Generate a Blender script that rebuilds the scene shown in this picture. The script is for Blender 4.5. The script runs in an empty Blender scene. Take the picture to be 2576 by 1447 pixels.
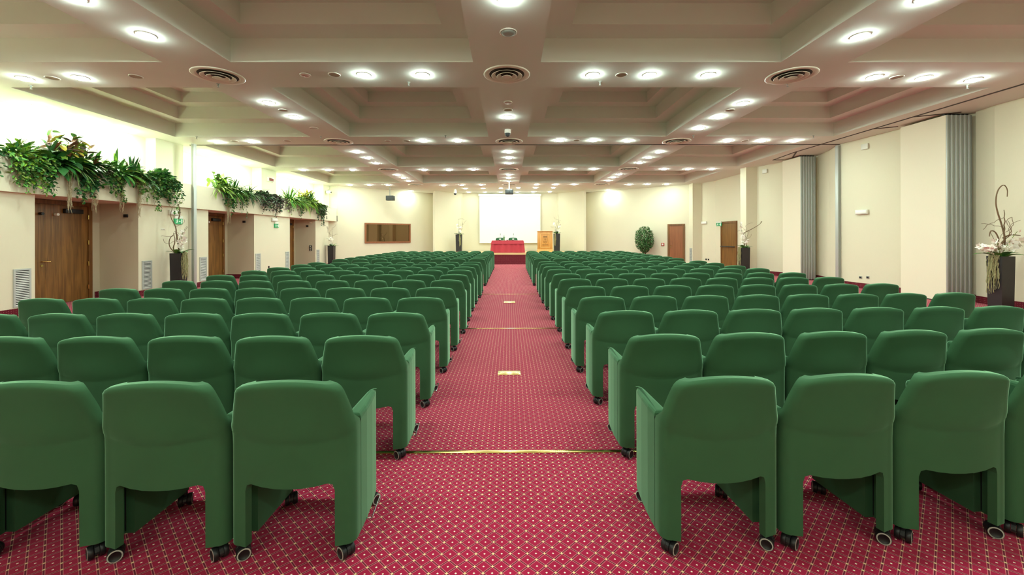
import bpy, bmesh, math, random
from mathutils import Vector, Matrix
random.seed(7)
C = bpy.context.scene.collection
SC = bpy.context.scene
PI = math.pi
# ------------------------------------------------------------------ survey
# Calibrated from the photograph: focal length in pixels, hall yaw, roll, horizon row; eye height 1.45 m.
F, YAW, ROLL, HOR, CX, EYE = 1035.0, 0.0062, -0.0025, 597.0, 1288.0, 1.45
CEIL = 4.17

def ray(px, py):
    u, v = px - CX, py - HOR
    c, s = math.cos(ROLL), math.sin(ROLL)
    u, v = c*u + s*v, -s*u + c*v
    x, y, z = u/F, 1.0, -v/F
    c, s = math.cos(YAW), math.sin(YAW)
    return c*x + s*y, -s*x + c*y, z
def onX(px, py, X):
    r = ray(px, py); t = X/r[0]; return Vector((X, t*r[1], EYE + t*r[2]))
def onY(px, py, Y):
    r = ray(px, py); t = Y/r[1]; return Vector((t*r[0], Y, EYE + t*r[2]))
def onZ(px, py, Z):
    r = ray(px, py); t = (Z - EYE)/r[2]; return Vector((t*r[0], t*r[1], Z))

# ------------------------------------------------------------------ materials
def lin(c):
    return tuple(((v/255)/12.92 if v/255 <= .04045 else ((v/255 + .055)/1.055)**2.4) for v in c) + (1.0,)
class NT:
    def __init__(s, name):
        s.m = bpy.data.materials.new(name); s.m.use_nodes = True
        s.t = s.m.node_tree; s.b = s.t.nodes['Principled BSDF']
    def n(s, typ, **kw):
        o = s.t.nodes.new(typ)
        for k, v in kw.items(): setattr(o, k, v)
        return o
    def l(s, a, b): s.t.links.new(a, b)
    def math(s, op, a, b=None, c=None):
        o = s.n('ShaderNodeMath', operation=op)
        for i, v in enumerate((a, b, c)):
            if v is None: continue
            if isinstance(v, (int, float)): o.inputs[i].default_value = v
            else: s.l(v, o.inputs[i])
        return o.outputs[0]
    def mix(s, fac, a, b):
        o = s.n('ShaderNodeMix', data_type='RGBA')
        for i, v in ((0, fac), (6, a), (7, b)):
            if isinstance(v, (int, float)): o.inputs[i].default_value = v
            elif isinstance(v, tuple): o.inputs[i].default_value = v
            else: s.l(v, o.inputs[i])
        return o.outputs[2]
def mat(name, col, rough=.6, metal=0, spec=.5, sheen=None, bump=None, vary=None, emit=None, coords='Object'):
    T = NT(name); b = T.b
    b.inputs['Base Color'].default_value = col if len(col) == 4 else lin(col)
    b.inputs['Roughness'].default_value = rough
    b.inputs['Metallic'].default_value = metal
    b.inputs['Specular IOR Level'].default_value = spec
    if sheen:
        b.inputs['Sheen Weight'].default_value = sheen[0]
        b.inputs['Sheen Roughness'].default_value = sheen[1]
        b.inputs['Sheen Tint'].default_value = lin(sheen[2])
    if vary or bump:
        tc = T.n('ShaderNodeTexCoord')
    if vary:
        nz = T.n('ShaderNodeTexNoise'); nz.inputs['Scale'].default_value = vary[0]; nz.inputs['Detail'].default_value = 4
        T.l(tc.outputs[coords], nz.inputs['Vector'])
        c = b.inputs['Base Color'].default_value[:]
        k = vary[1]
        lo = tuple(v*(1-k) for v in c[:3]) + (1,); hi = tuple(min(1, v*(1+k)) for v in c[:3]) + (1,)
        T.l(T.mix(nz.outputs['Fac'], lo, hi), b.inputs['Base Color'])
    if bump:
        nz = T.n('ShaderNodeTexNoise'); nz.inputs['Scale'].default_value = bump[0]
        T.l(tc.outputs[coords], nz.inputs['Vector'])
        bp = T.n('ShaderNodeBump'); bp.inputs['Strength'].default_value = bump[1]; bp.inputs['Distance'].default_value = .002
        T.l(nz.outputs['Fac'], bp.inputs['Height']); T.l(bp.outputs['Normal'], b.inputs['Normal'])
    if emit:
        b.inputs['Emission Color'].default_value = emit[0]; b.inputs['Emission Strength'].default_value = emit[1]
    return T.m
def wood(name, c1, c2, rough=.4, scale=(14, 14, .7), axis='Z'):
    T = NT(name); tc = T.n('ShaderNodeTexCoord'); mp = T.n('ShaderNodeMapping')
    mp.inputs['Scale'].default_value = scale
    T.l(tc.outputs['Object'], mp.inputs['Vector'])
    nz = T.n('ShaderNodeTexNoise'); nz.inputs['Scale'].default_value = 1.6; nz.inputs['Detail'].default_value = 7; nz.inputs['Distortion'].default_value = .8
    T.l(mp.outputs[0], nz.inputs['Vector'])
    rp = T.n('ShaderNodeValToRGB'); rp.color_ramp.elements[0].position = .34; rp.color_ramp.elements[1].position = .66
    rp.color_ramp.elements[0].color = lin(c1); rp.color_ramp.elements[1].color = lin(c2)
    T.l(nz.outputs['Fac'], rp.inputs['Fac']); T.l(rp.outputs[0], T.b.inputs['Base Color'])
    T.b.inputs['Roughness'].default_value = rough
    return T.m
def carpet(name, red, red2, dark, line, node, dot, px, py, vertical=False, sheen=.0):
    T = NT(name); tc = T.n('ShaderNodeTexCoord'); sp = T.n('ShaderNodeSeparateXYZ')
    T.l(tc.outputs['Object'], sp.inputs[0])
    if vertical:
        u = T.math('DIVIDE', T.math('ADD', sp.outputs[0], sp.outputs[1]), px); v = T.math('DIVIDE', sp.outputs[2], py)
    else:
        u = T.math('DIVIDE', sp.outputs[0], px); v = T.math('DIVIDE', sp.outputs[1], py)
    a = T.math('ADD', u, v); b = T.math('SUBTRACT', u, v)
    def dist(x): return T.math('ABSOLUTE', T.math('SUBTRACT', T.math('FRACT', T.math('ADD', x, .5)), .5))
    da, db = dist(a), dist(b)
    mn = T.math('MINIMUM', da, db); mx = T.math('MAXIMUM', da, db)
    nz = T.n('ShaderNodeTexNoise'); nz.inputs['Scale'].default_value = 2.2; nz.inputs['Detail'].default_value = 3
    T.l(tc.outputs['Object'], nz.inputs['Vector'])
    fine = T.n('ShaderNodeTexNoise'); fine.inputs['Scale'].default_value = 260
    T.l(tc.outputs['Object'], fine.inputs['Vector'])
    base = T.mix(T.math('MULTIPLY_ADD', fine.outputs['Fac'], .5, T.math('MULTIPLY', nz.outputs['Fac'], .5)), lin(red), lin(red2))
    c = T.mix(T.math('MULTIPLY', T.math('LESS_THAN', mn, .055), .75), base, lin(dark))
    ln = T.math('LESS_THAN', T.math('ABSOLUTE', T.math('SUBTRACT', mn, .075)), .02)
    c = T.mix(T.math('MULTIPLY', ln, .75), c, lin(line))
    c = T.mix(T.math('LESS_THAN', mx, .09), c, lin(node))
    c = T.mix(T.math('GREATER_THAN', mn, .435), c, lin(dot))
    T.l(c, T.b.inputs['Base Color'])
    T.b.inputs['Roughness'].default_value = .95
    T.b.inputs['Specular IOR Level'].default_value = .1
    if sheen:
        T.b.inputs['Sheen Weight'].default_value = sheen; T.b.inputs['Sheen Roughness'].default_value = .5
        T.b.inputs['Sheen Tint'].default_value = lin((255, 190, 200))
    return T.m
def wallmat(name, col, k=.03):
    T = NT(name); tc = T.n('ShaderNodeTexCoord')
    n1 = T.n('ShaderNodeTexNoise'); n1.inputs['Scale'].default_value = 1.3; n1.inputs['Detail'].default_value = 5
    T.l(tc.outputs['Object'], n1.inputs['Vector'])
    mp = T.n('ShaderNodeMapping'); mp.inputs['Scale'].default_value = (90, 90, 12); T.l(tc.outputs['Object'], mp.inputs[0])
    n2 = T.n('ShaderNodeTexNoise'); n2.inputs['Scale'].default_value = 1; T.l(mp.outputs[0], n2.inputs['Vector'])
    f = T.math('MULTIPLY_ADD', n2.outputs['Fac'], .5, T.math('MULTIPLY', n1.outputs['Fac'], .5))
    c = lin(col)
    T.l(T.mix(f, tuple(v*(1-k) for v in c[:3])+(1,), tuple(min(1, v*(1+k)) for v in c[:3])+(1,)), T.b.inputs['Base Color'])
    T.b.inputs['Roughness'].default_value = .85; T.b.inputs['Specular IOR Level'].default_value = .2
    return T.m

M = dict(
    wall=wallmat('cream wall fabric', (220, 214, 190)),
    panel=wallmat('partition panel fabric', (232, 224, 202)),
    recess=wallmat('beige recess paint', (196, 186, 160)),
    alcove=wallmat('alcove paint', (228, 228, 204)),
    ceil=mat('taupe ceiling paint', (220, 224, 216), .8, spec=.2, vary=(.7, .03)),
    carpet=carpet('crimson lattice carpet', (144, 13, 52), (170, 27, 70), (80, 32, 44), (214, 140, 140), (226, 204, 150), (250, 236, 216), .0785, .0725, sheen=.18),
    carpetv=carpet('dark red dotted carpet', (92, 24, 36), (110, 34, 46), (80, 26, 36), (120, 50, 60), (150, 96, 92), (206, 150, 150), .075, .075, True),
    fabric=mat('green velvet', (54, 92, 62), .85, spec=.12, sheen=(1.0, .30, (185, 250, 205)), vary=(6, .10)),
    black=mat('black plastic', (26, 27, 28), .42, spec=.4),
    ring=mat('pale grey plastic', (168, 170, 160), .5),
    chrome=mat('chrome', (205, 205, 205), .18, 1),
    alu=mat('brushed aluminium', (184, 190, 186), .4, .25),
    aludark=mat('grey aluminium', (146, 152, 144), .45, .2),
    door=wood('oak veneer', (100, 66, 26), (140, 97, 44), .38),
    doorf=wood('oak frame', (94, 58, 22), (128, 86, 40), .4),
    door2=wood('red walnut veneer', (128, 74, 40), (150, 92, 54), .42),
    lect=wood('honey oak', (186, 126, 58), (206, 148, 76), .4),
    lect2=wood('pale honey oak', (214, 160, 92), (228, 178, 110), .4),
    edge=wood('light wood edge', (206, 172, 122), (222, 190, 142), .45, (.7, 14, 14)),
    brass=mat('brass', (226, 196, 120), .22, 1),
    white=mat('white plastic', (238, 238, 230), .45),
    offw=mat('off white enamel', (220, 220, 208), .4),
    ventm=mat('diffuser enamel', (226, 222, 206), .35),
    slatm=mat('pale grey slat enamel', (206, 206, 200), .45),
    dark=mat('dark void', (22, 20, 18), .9),
    slot=mat('track slot', (60, 52, 44), .7),
    pinkd=mat('detector pink', (176, 140, 128), .5),
    grille=mat('speaker grille', (176, 168, 148), .7),
    screen=mat('projection screen fabric', (224, 228, 234), .9, spec=.1),
    cloth=mat('red tablecloth', (172, 40, 56), .7, sheen=(.3, .5, (255, 150, 150)), vary=(9, .08)),
    pot=mat('black wood planter', (38, 34, 36), .38, vary=(5, .3)),
    green=mat('exit sign green', (26, 116, 66), .5, emit=(lin((26, 116, 66)), .25)),
    signw=mat('sign white', (235, 245, 235), .5),
    redp=mat('red plastic', (176, 44, 36), .4),
    darkred=mat('dark red display', (120, 36, 30), .4),
    speaker=mat('speaker grey', (56, 60, 62), .5),
    mirror=mat('bronze mirror glass', (128, 104, 78), .02, 1),
    bottle=mat('green glass', (120, 150, 112), .15),
    bark=mat('curly willow bark', (112, 88, 62), .8),
    petal=mat('white orchid petal', (250, 246, 238), .6),
    petalc=mat('orchid centre', (196, 150, 140), .6),
    moss=mat('hanging moss', (166, 162, 118), .9, vary=(30, .25)),
    smoss=mat('dry spanish moss', (176, 160, 128), .9, vary=(30, .2)),
    soil=mat('soil', (40, 32, 24), .9),
    trunk=mat('ficus bark', (96, 78, 58), .85),
)
def leafm(name, c, rough=.42, tr=.12):
    m = mat(name, c, rough, spec=.4, vary=(7, .28)); 
    return m
L = dict(
    mid=leafm('leaf mid green', (92, 148, 64)), dark=leafm('leaf dark green', (52, 106, 52)), lime=leafm('leaf lime', (140, 178, 60)),
    yel=leafm('leaf yellow', (206, 190, 78)), rust=leafm('leaf rust', (140, 92, 60)), purp=leafm('leaf grey purple', (92, 78, 74)),
    pale=leafm('leaf pale stripe', (176, 196, 128)), deep=leafm('leaf deep', (40, 84, 46)), fic=leafm('leaf ficus', (58, 96, 46)), ficl=leafm('leaf ficus light', (104, 140, 84)),
    olive=leafm('leaf olive', (128, 152, 80)), grey=leafm('leaf grey green', (98, 120, 92)))
LAMP = mat('lit lamp lens', (255, 255, 250), .5, emit=((.82, 1, .88, 1), 68))
LAMP_AL = mat('lit alcove lamp lens', (255, 255, 250), .5, emit=((.90, 1, .78, 1), 75))
LAMP_ST = mat('lit stage lamp lens', (255, 255, 250), .5, emit=((.84, 1, .90, 1), 27))
TUBE = mat('lit fluorescent tube', (255, 255, 250), .5, emit=((.95, 1, .80, 1), 5.5))

# ------------------------------------------------------------------ mesh builder
def off_ledge(mb):
    mb.v = [((XF+.014 if x > -9.115 else -9.165), y, z) if (-9.162 < x < XF+.012 and z < ZT+.012) else (x, y, max(z, 2.675) if x < -9.1 else z) for x, y, z in mb.v]
    return mb
class MB:
    def __init__(s): s.v, s.f, s.m, s.s = [], [], [], []
    def add(s, vs, fs, mi=0, smooth=False):
        o = len(s.v); s.v += [tuple(p) for p in vs]
        for f in fs: s.f.append(tuple(i+o for i in f)); s.m.append(mi); s.s.append(smooth)
        return s
    def quad(s, a, b, c, d, mi=0): return s.add((a, b, c, d), ((0, 1, 2, 3),), mi)
    def box(s, x0, x1, y0, y1, z0, z1, mi=0):
        v = [(x, y, z) for z in (z0, z1) for y in (y0, y1) for x in (x0, x1)]
        return s.add(v, ((0, 2, 3, 1), (4, 5, 7, 6), (0, 1, 5, 4), (2, 6, 7, 3), (0, 4, 6, 2), (1, 3, 7, 5)), mi)
    def rbox(s, x0, x1, y0, y1, z0, z1, r=.01, seg=2, mi=0):
        bm = bmesh.new(); bmesh.ops.create_cube(bm, size=1)
        for v in bm.verts: v.co = Vector(((x0+x1)/2 + v.co.x*(x1-x0), (y0+y1)/2 + v.co.y*(y1-y0), (z0+z1)/2 + v.co.z*(z1-z0)))
        bmesh.ops.bevel(bm, geom=bm.edges[:], offset=r, segments=seg, profile=.5, affect='EDGES')
        bm.verts.index_update()
        s.add([v.co[:] for v in bm.verts], [[v.index for v in f.verts] for f in bm.faces], mi, True); bm.free(); return s
    def tube(s, pts, rad, n=8, mi=0, cap=True):
        pts = [Vector(p) for p in pts]; N = len(pts)
        if not hasattr(rad, '__len__'): rad = [rad]*N
        vs, fs, prev = [], [], None
        for i, p in enumerate(pts):
            t = (pts[min(i+1, N-1)] - pts[max(i-1, 0)]); t = t.normalized() if t.length > 1e-9 else Vector((0, 0, 1))
            if prev is None:
                a = Vector((0, 0, 1)) if abs(t.z) < .9 else Vector((1, 0, 0)); u = t.cross(a).normalized()
            else:
                u = prev - t*prev.dot(t); u = u.normalized() if u.length > 1e-9 else t.orthogonal().normalized()
            prev = u; w = t.cross(u)
            for k in range(n):
                an = 2*PI*k/n; vs.append(p + (u*math.cos(an) + w*math.sin(an))*rad[i])
        for i in range(N-1):
            for k in range(n): fs.append((i*n+k, i*n+(k+1) % n, (i+1)*n+(k+1) % n, (i+1)*n+k))
        s.add(vs, fs, mi, True)
        if cap:
            s.add(vs[:n], (tuple(reversed(range(n))),), mi); s.add(vs[-n:], (tuple(range(n)),), mi)
        return s
    def lathe(s, prof, n=24, mi=0, c=(0, 0, 0), smooth=True):
        vs = [(c[0]+r*math.cos(2*PI*k/n), c[1]+r*math.sin(2*PI*k/n), c[2]+z) for r, z in prof for k in range(n)]
        fs = [(i*n+k, i*n+(k+1) % n, (i+1)*n+(k+1) % n, (i+1)*n+k) for i in range(len(prof)-1) for k in range(n)]
        return s.add(vs, fs, mi, smooth)
    def disc(s, c, r, n=20, mi=0, up=False):
        vs = [(c[0]+r*math.cos(2*PI*k/n), c[1]+r*math.sin(2*PI*k/n), c[2]) for k in range(n)]
        return s.add(vs, (tuple(range(n)) if up else tuple(reversed(range(n))),), mi)
    def prism(s, poly, z0, z1, mi=0):
        n = len(poly)
        s.add([(x, y, z0) for x, y in poly] + [(x, y, z1) for x, y in poly],
              [tuple(reversed(range(n))), tuple(range(n, 2*n))] + [(i, (i+1) % n, n+(i+1) % n, n+i) for i in range(n)], mi); return s
    def xf(s, mtx, start=0):
        s.v[start:] = [tuple(mtx @ Vector(p)) for p in s.v[start:]]; return s
    def build(s, name, mats, parent=None, loc=None, rotz=0):
        me = bpy.data.meshes.new(name); me.from_pydata(s.v, [], s.f)
        for m in (mats if isinstance(mats, (list, tuple)) else [mats]): me.materials.append(m)
        me.polygons.foreach_set('material_index', s.m); me.polygons.foreach_set('use_smooth', s.s); me.update()
        o = bpy.data.objects.new(name, me); C.objects.link(o)
        if parent: o.parent = parent
        if loc is not None: o.location = loc
        if rotz: o.rotation_euler.z = rotz
        return o
def tag(o, label, cat, group=None, kind='thing'):
    o['label'] = label; o['category'] = cat; o['kind'] = kind
    if group: o['group'] = group
    return o
def thing(name, loc, label, cat, group=None, rotz=0):
    o = bpy.data.objects.new(name, None); C.objects.link(o); o.location = loc; o.rotation_euler.z = rotz
    return tag(o, label, cat, group)
def struct(o): o['kind'] = 'structure'; return o
ORD = 'first second third fourth fifth sixth seventh eighth ninth tenth eleventh twelfth'.split()

# ------------------------------------------------------------------ room shell
YB = -2.6                                            # wall behind the viewer
struct(MB().quad((-11.2, YB-.3, 0), (11.2, YB-.3, 0), (11.2, 26.2, 0), (-11.2, 26.2, 0)).build('floor', M['carpet']))
# ceiling: flat soffit with stepped coffers
BX0, BSX, BHX, BY0, BSY, BHY = -.032, 4.795, .525, 6.925, 4.72, .538
xcells = [(-8.97, BX0-BSX-BHX), (BX0-BSX+BHX, BX0-BHX), (BX0+BHX, BX0+BSX-BHX), (BX0+BSX+BHX, 8.80)]
ycells = [(BY0+BSY*j+BHY, BY0+BSY*(j+1)-BHY) for j in (-2, -1, 0, 1, 2)]
xs = sorted({-11.2, 11.2, *[v for c in xcells for v in c]}); ys = sorted({YB-.3, 26.2, *[v for c in ycells for v in c]})
cb = MB()
STEPS = ((.37, .42), (.31, .34), (.26, .28), (.20, None))
for i in range(len(xs)-1):
    for j in range(len(ys)-1):
        x0, x1, y0, y1 = xs[i], xs[i+1], ys[j], ys[j+1]
        if (x0, x1) in xcells and (y0, y1) in ycells:
            z = CEIL
            for rise, tread in STEPS:
                z2 = z + rise
                cb.quad((x0, y0, z), (x0, y0, z2), (x1, y0, z2), (x1, y0, z)); cb.quad((x1, y1, z), (x1, y1, z2), (x0, y1, z2), (x0, y1, z))
                cb.quad((x0, y1, z), (x0, y1, z2), (x0, y0, z2), (x0, y0, z)); cb.quad((x1, y0, z), (x1, y0, z2), (x1, y1, z2), (x1, y1, z))
                z = z2
                if tread is None:
                    cb.quad((x0, y0, z), (x0, y1, z), (x1, y1, z), (x1, y0, z))
                else:
                    X0, X1, Y0, Y1 = x0+tread, x1-tread, y0+tread, y1-tread
                    cb.quad((x0, y0, z), (X0, Y0, z), (X1, Y0, z), (x1, y0, z)); cb.quad((x1, y1, z), (X1, Y1, z), (X0, Y1, z), (x0, y1, z))
                    cb.quad((x0, y1, z), (X0, Y1, z), (X0, Y0, z), (x0, y0, z)); cb.quad((x1, y0, z), (X1, Y0, z), (X1, Y1, z), (x1, y1, z))
                    x0, x1, y0, y1 = X0, X1, Y0, Y1
        else:
            cb.quad((x0, y0, CEIL), (x0, y1, CEIL), (x1, y1, CEIL), (x1, y0, CEIL))
struct(cb.build('ceiling', M['ceil']))

def walk(pts, z0, z1, mb, mi=0):
    """vertical wall faces along a plan polyline, room on the left of the direction of travel reversed is irrelevant (two-sided)."""
    for (a, b) in zip(pts[:-1], pts[1:]):
        mb.quad((a[0], a[1], z0), (b[0], b[1], z0), (b[0], b[1], z1), (a[0], a[1], z1), mi)
    return mb
XL, XF, ZL, ZT = -9.15, -9.05, 2.30, 2.98
REC = [(7.99, 10.20), (12.56, 14.80), (17.20, 19.465)]
XR = -10.10
# lower left wall with three door recesses
wl = MB()
yy = YB
for a, b in REC:
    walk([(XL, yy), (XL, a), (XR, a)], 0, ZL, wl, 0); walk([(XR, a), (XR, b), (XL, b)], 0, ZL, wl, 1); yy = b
walk([(XL, yy), (XL, 20.85), (-9.45, 20.85), (-9.45, 21.45)], 0, ZL, wl, 0)
struct(wl.build('wall_left', [M['wall'], M['recess']]))
# alcoves and piers above the planter ledge
up = MB()
alc = [(-10.36, YB), (-10.2, 7.0), (-10.09, 8.2), (-9.86, 11.22), (-9.59, 11.22), (-9.59, 12.16), (-10.33, 12.16), (-10.27, 13.4), (-9.965, 16.0),
       (-9.60, 16.0), (-9.60, 17.0), (-10.33, 17.0), (-10.30, 18.29), (-9.95, 21.03), (-9.48, 21.03), (-9.48, 21.7), (-9.05, 21.7)]
walk(alc, 2.6, CEIL, up)
struct(up.build('wall_alcove', M['alcove']))
lg = MB()
lg.box(-10.45, XF, YB, 21.62, ZL, 2.66); lg.box(XF-.1, XF, YB, 21.62, 2.66, ZT)
struct(lg.build('wall_ledge', M['wall']))
# far end: angled wall with control window, stage niche, angled wall with door
LA, LB = Vector((-9.05, 21.7)), Vector((-4.72, 25.42))
RA, RB = Vector((9.30, 21.25)), Vector((4.70, 25.2))
struct(walk([LA, LB, (-4.45, 24.0)], 0, CEIL, MB()).build('wall_far_left', M['wall']))
struct(walk([(-4.45, 24.0), (-4.33, 23.99), (-2.97, 25.3), (-2.9, 25.45), (2.95, 25.45), (3.02, 25.3), (4.36, 24.03), (4.48, 24.04)], 0, CEIL, MB()).build('wall_stage', M['wall']))
struct(walk([(4.48, 24.04), RB, RA, (9.30, 20.82), (9.74, 20.82)], 0, CEIL, MB()).build('wall_far_right', M['wall']))
rw = [(9.74, 20.82), (10.0, 19.9), (10.0, 16.42), (9.24, 16.40), (9.27, 16.05), (9.66, 16.0), (9.95, 14.9), (10.36, 14.6), (10.36, 13.75), (10.12, 12.95), (9.76, 12.17),
      (9.76, 12.04), (9.92, 10.12), (10.32, 10.10), (10.32, 8.95), (10.2, 8.93), (10.1, 8.5), (10.0, YB)]
struct(walk(rw, 0, CEIL, MB()).build('wall_right', M['wall']))
struct(walk([(-11.2, YB), (11.2, YB)], 0, CEIL, MB()).build('wall_rear', M['wall']))
struct(walk([(-9.75, 20.85), (-9.45, 21.45), (-9.05, 21.7)], 0, ZL, MB()).build('wall_return', M['wall']))
# carpet baseboards
def base(pts, name, h=.15, t=.012, sgn=1):
    mb = MB()
    for a, b in zip(pts[:-1], pts[1:]):
        a, b = Vector(a), Vector(b); d = (b-a).normalized(); n = Vector((-d.y, d.x))*sgn*t
        p = [a+n, b+n]
        mb.quad((p[0].x, p[0].y, 0), (p[1].x, p[1].y, 0), (p[1].x, p[1].y, h), (p[0].x, p[0].y, h)); mb.quad((a.x, a.y, h), (b.x, b.y, h), (p[1].x, p[1].y, h), (p[0].x, p[0].y, h))
    return struct(mb.build(name, M['carpetv']))
base([(XL, YB), (XL, 7.99)], 'baseboard_left', sgn=-1)
base([(XL, 10.2), (XL, 12.56)], 'baseboard_left', sgn=-1); base([(XL, 14.8), (XL, 17.2)], 'baseboard_left', sgn=-1); base([(XL, 19.465), (XL, 20.85)], 'baseboard_left', sgn=-1)
for a, b in REC: base([(XR, b-.13), (XR, b), (XL, b)], 'baseboard_left', sgn=-1)
base([LA, LB], 'baseboard_far_left', sgn=-1)
base([RB, (8.05, RA.y+(9.3-8.05)*(25.2-21.25)/4.6)], 'baseboard_far_right', sgn=-1)
base(rw[1:3], 'baseboard_right', sgn=-1)
base(rw[2:], 'baseboard_right', sgn=-1)

# ------------------------------------------------------------------ doors and window (setting)
def door(n, origin, ang, w, h, dm, fm, double=False, extras=()):
    """door in local frame: x along wall, y out of the wall into the room (negative y = room side faces -y)."""
    r = bpy.data.objects.new(f'door_{n}', None); C.objects.link(r); r.location = origin; r.rotation_euler.z = ang; r['kind'] = 'structure'
    f = MB(); t = .09
    f.box(-t, 0, -.05, .02, 0, h+t); f.box(w, w+t, -.05, .02, 0, h+t); f.box(0, w, -.05, .02, h, h+t)
    f.build('door_frame', fm, r)
    if double: lw = [(0.004, w/2-.002), (w/2+.002, w-.004)]
    else: lw = [(.004, w-.004)]
    for a, b in lw: MB().box(a, b, -.03, .012, .008, h-.004).build('door_leaf', dm, r)
    return r
def lever(r, x, z, y=-.03, d=1):
    MB().tube([(x, y, z), (x, y-.045, z), (x+d*.02, y-.055, z), (x+d*.12, y-.055, z)], .011, 8).lathe([(.028, 0), (.028, .008), (0, .008)], 14).xf(Matrix.Identity(4)).build('door_handle', M['brass'], r)
    k = MB(); k.tube([(x, y+.002, z-.09), (x, y-.012, z-.09)], .025, 14); k.build('keyhole_plate', M['brass'], r)
def hinge(r, x, z, y=-.05): MB().tube([(x, y-.012, z-.05), (x, y-.012, z+.05)], .011, 8).build('hinge', M['brass'], r)
# door 1 and 2 stand in recesses; wall faces +X, so local -y points to +X (rotate by +90deg)
for k, (a, b) in enumerate(REC):
    y0, y1 = a+.07, b-.33
    r = door(k+1, (XR+.02, y0, 0), PI/2, y1-y0, 2.2, M['door'], M['doorf'], True)
    w = y1-y0
    lever(r, w/2-.07, .95)
    for z in (.3, .85, 1.35, 1.95): hinge(r, w-.012, z)
    MB().rbox(w-.55, w-.16, -.1, -.03, 2.02, 2.12, .008).build('door_closer', M['black'], r)
    for x, m in ((w/2+.2, M['white']), (w/2-.1, M['black'])):
        MB().tube([(x, -.03, 1.98), (x, -.1, 1.98)], .03, 14).build('door_holder', m, r)
# door 4: walnut door in the angled far wall
dR = (RB-RA).normalized(); angR = math.atan2(-dR.y, -dR.x)            # local +x runs from RB to RA (towards the right wall)
def on_line(px, A, B):
    r = ray(px, 600); d = Vector((r[0], r[1])); e = B-A
    # A + s e = t d
    den = d.x*e.y - d.y*e.x; s = (A.x*d.y - A.y*d.x)/den*1.0
    s = (d.x*(-A.y) - d.y*(-A.x))/den if False else (A.y*d.x - A.x*d.y)/(-den)
    return A + e*s
p0, p1 = on_line(1680, RA, RB), on_line(1723, RA, RB)
r = door(4, (p0.x+.09*(-dR.x), p0.y+.09*(-dR.y), 0), angR, (p1-p0).length-.18, 2.04, M['door2'], M['doorf'])
lever(r, .07, 1.0)
# door 5: fire door with panic bar in the right wall (wall faces -X)
r = door(5, (9.985, 19.22, 0), -PI/2, 1.15, 2.06, M['door'], M['doorf'])
MB().tube([(.04, -.03, 1.0), (.04, -.11, 1.0), (1.1, -.11, 1.0), (1.1, -.03, 1.0)], .022, 8).build('panic_bar', M['black'], r)
# control room window in the far left wall
dL = (LB-LA).normalized(); angL = math.atan2(dL.y, dL.x)
w0, w1 = on_line(917, LA, LB), on_line(1031.5, LA, LB)
tz = EYE+(598-561)/F*w0.y; bz = EYE-(611.5-598)/F*w0.y
win = bpy.data.objects.new('window_1', None); C.objects.link(win); win.location = (w0.x, w0.y, 0); win.rotation_euler.z = angL; win['kind'] = 'structure'
W = (w1-w0).length; fb = .075
f = MB()
for b_ in ((0, W, bz, bz+fb), (0, W, tz-fb, tz), (0, fb, bz+fb, tz-fb), (W-fb, W, bz+fb, tz-fb)): f.box(b_[0], b_[1], -.09, -.002, b_[2], b_[3])
f.build('window_frame', M['door2'], win)
MB().box(fb, W-fb, -.03, -.004, bz+fb, tz-fb).build('pane', M['mirror'], win)

# ------------------------------------------------------------------ partition tracks, jambs and parked panels
tr = MB().box(-9.33, 9.75, 12.06, 12.1, CEIL-.012, CEIL+.01)
tag(tr.build('ceiling_track', M['slot']), 'dark partition track crossing the whole ceiling from wall to wall', 'track')
tr = MB().box(9.17, 9.21, 4.0, 13.2, CEIL-.012, CEIL+.01)
for a, b in (((9.19, 9.3), (9.9, 8.95)), ((9.19, 10.35), (9.62, 10.12)), ((9.19, 13.1), (9.75, 14.1)), ((9.19, 13.2), (9.36, 14.55)), ((9.36, 14.5), (9.7, 14.5))):
    a, b = Vector(a), Vector(b); d = (b-a).normalized(); n = Vector((-d.y, d.x))*.02
    tr.prism([(a+n)[:], (a-n)[:], (b-n)[:], (b+n)[:]], CEIL-.012, CEIL+.01)
tag(tr.build('ceiling_track', M['slot']), 'dark partition track with side branches along the folding-panel wall', 'track')
j = MB(); j.rbox(-.045, .045, -.05, .05, 0, CEIL-.03, .006); j.box(-.02, .02, -.056, -.05, .02, CEIL-.05, 1)
tag(j.build('partition_jamb', [M['alu'], M['aludark']], None, (-9.02, 11.82, 0)), 'aluminium closing post beside the planter ledge, behind a black planter', 'jamb')
j = MB(); j.rbox(-.045, .045, -.05, .05, 0, CEIL-.03, .006); j.box(-.02, .02, -.056, -.05, .02, CEIL-.05, 1)
tag(j.build('partition_jamb', [M['alu'], M['aludark']], None, (9.705, 12.09, 0)), 'aluminium closing post between the two parked panel stacks', 'jamb')
def stack(x0, x1, y0, y1, n, label):
    r = thing('folding_partition', ((x0+x1)/2, (y0+y1)/2, 0), label, 'partition', 'parked folding partitions')
    cx, cy = (x0+x1)/2, (y0+y1)/2; t = (x1-x0)/n
    for k in range(n):
        a = x0-cx+k*t
        b = MB(); b.box(a+.003, a+t-.003, y0-cy+.012, y1-cy, .02, CEIL-.05, 0)
        b.rbox(a+.008, a+t*.42, y0-cy-.012, y0-cy+.02, .02, CEIL-.05, .006, 2, 1); b.rbox(a+t*.52, a+t-.008, y0-cy-.004, y0-cy+.02, .02, CEIL-.05, .006, 2, 2)
        b.box(a+.02, a+t-.02, y0-cy+.1, y1-cy-.1, 0, .02, 3); b.box(a+t*.3, a+t*.7, y0-cy+.05, y0-cy+.12, CEIL-.05, CEIL-.012, 3)
        b.build('partition_panel', [M['panel'], M['alu'], M['aludark'], M['black']], r)
stack(9.62, 10.2, 9.0, 10.06, 6, 'nearer stack of cream folding partition panels with grey metal edges')
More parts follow.
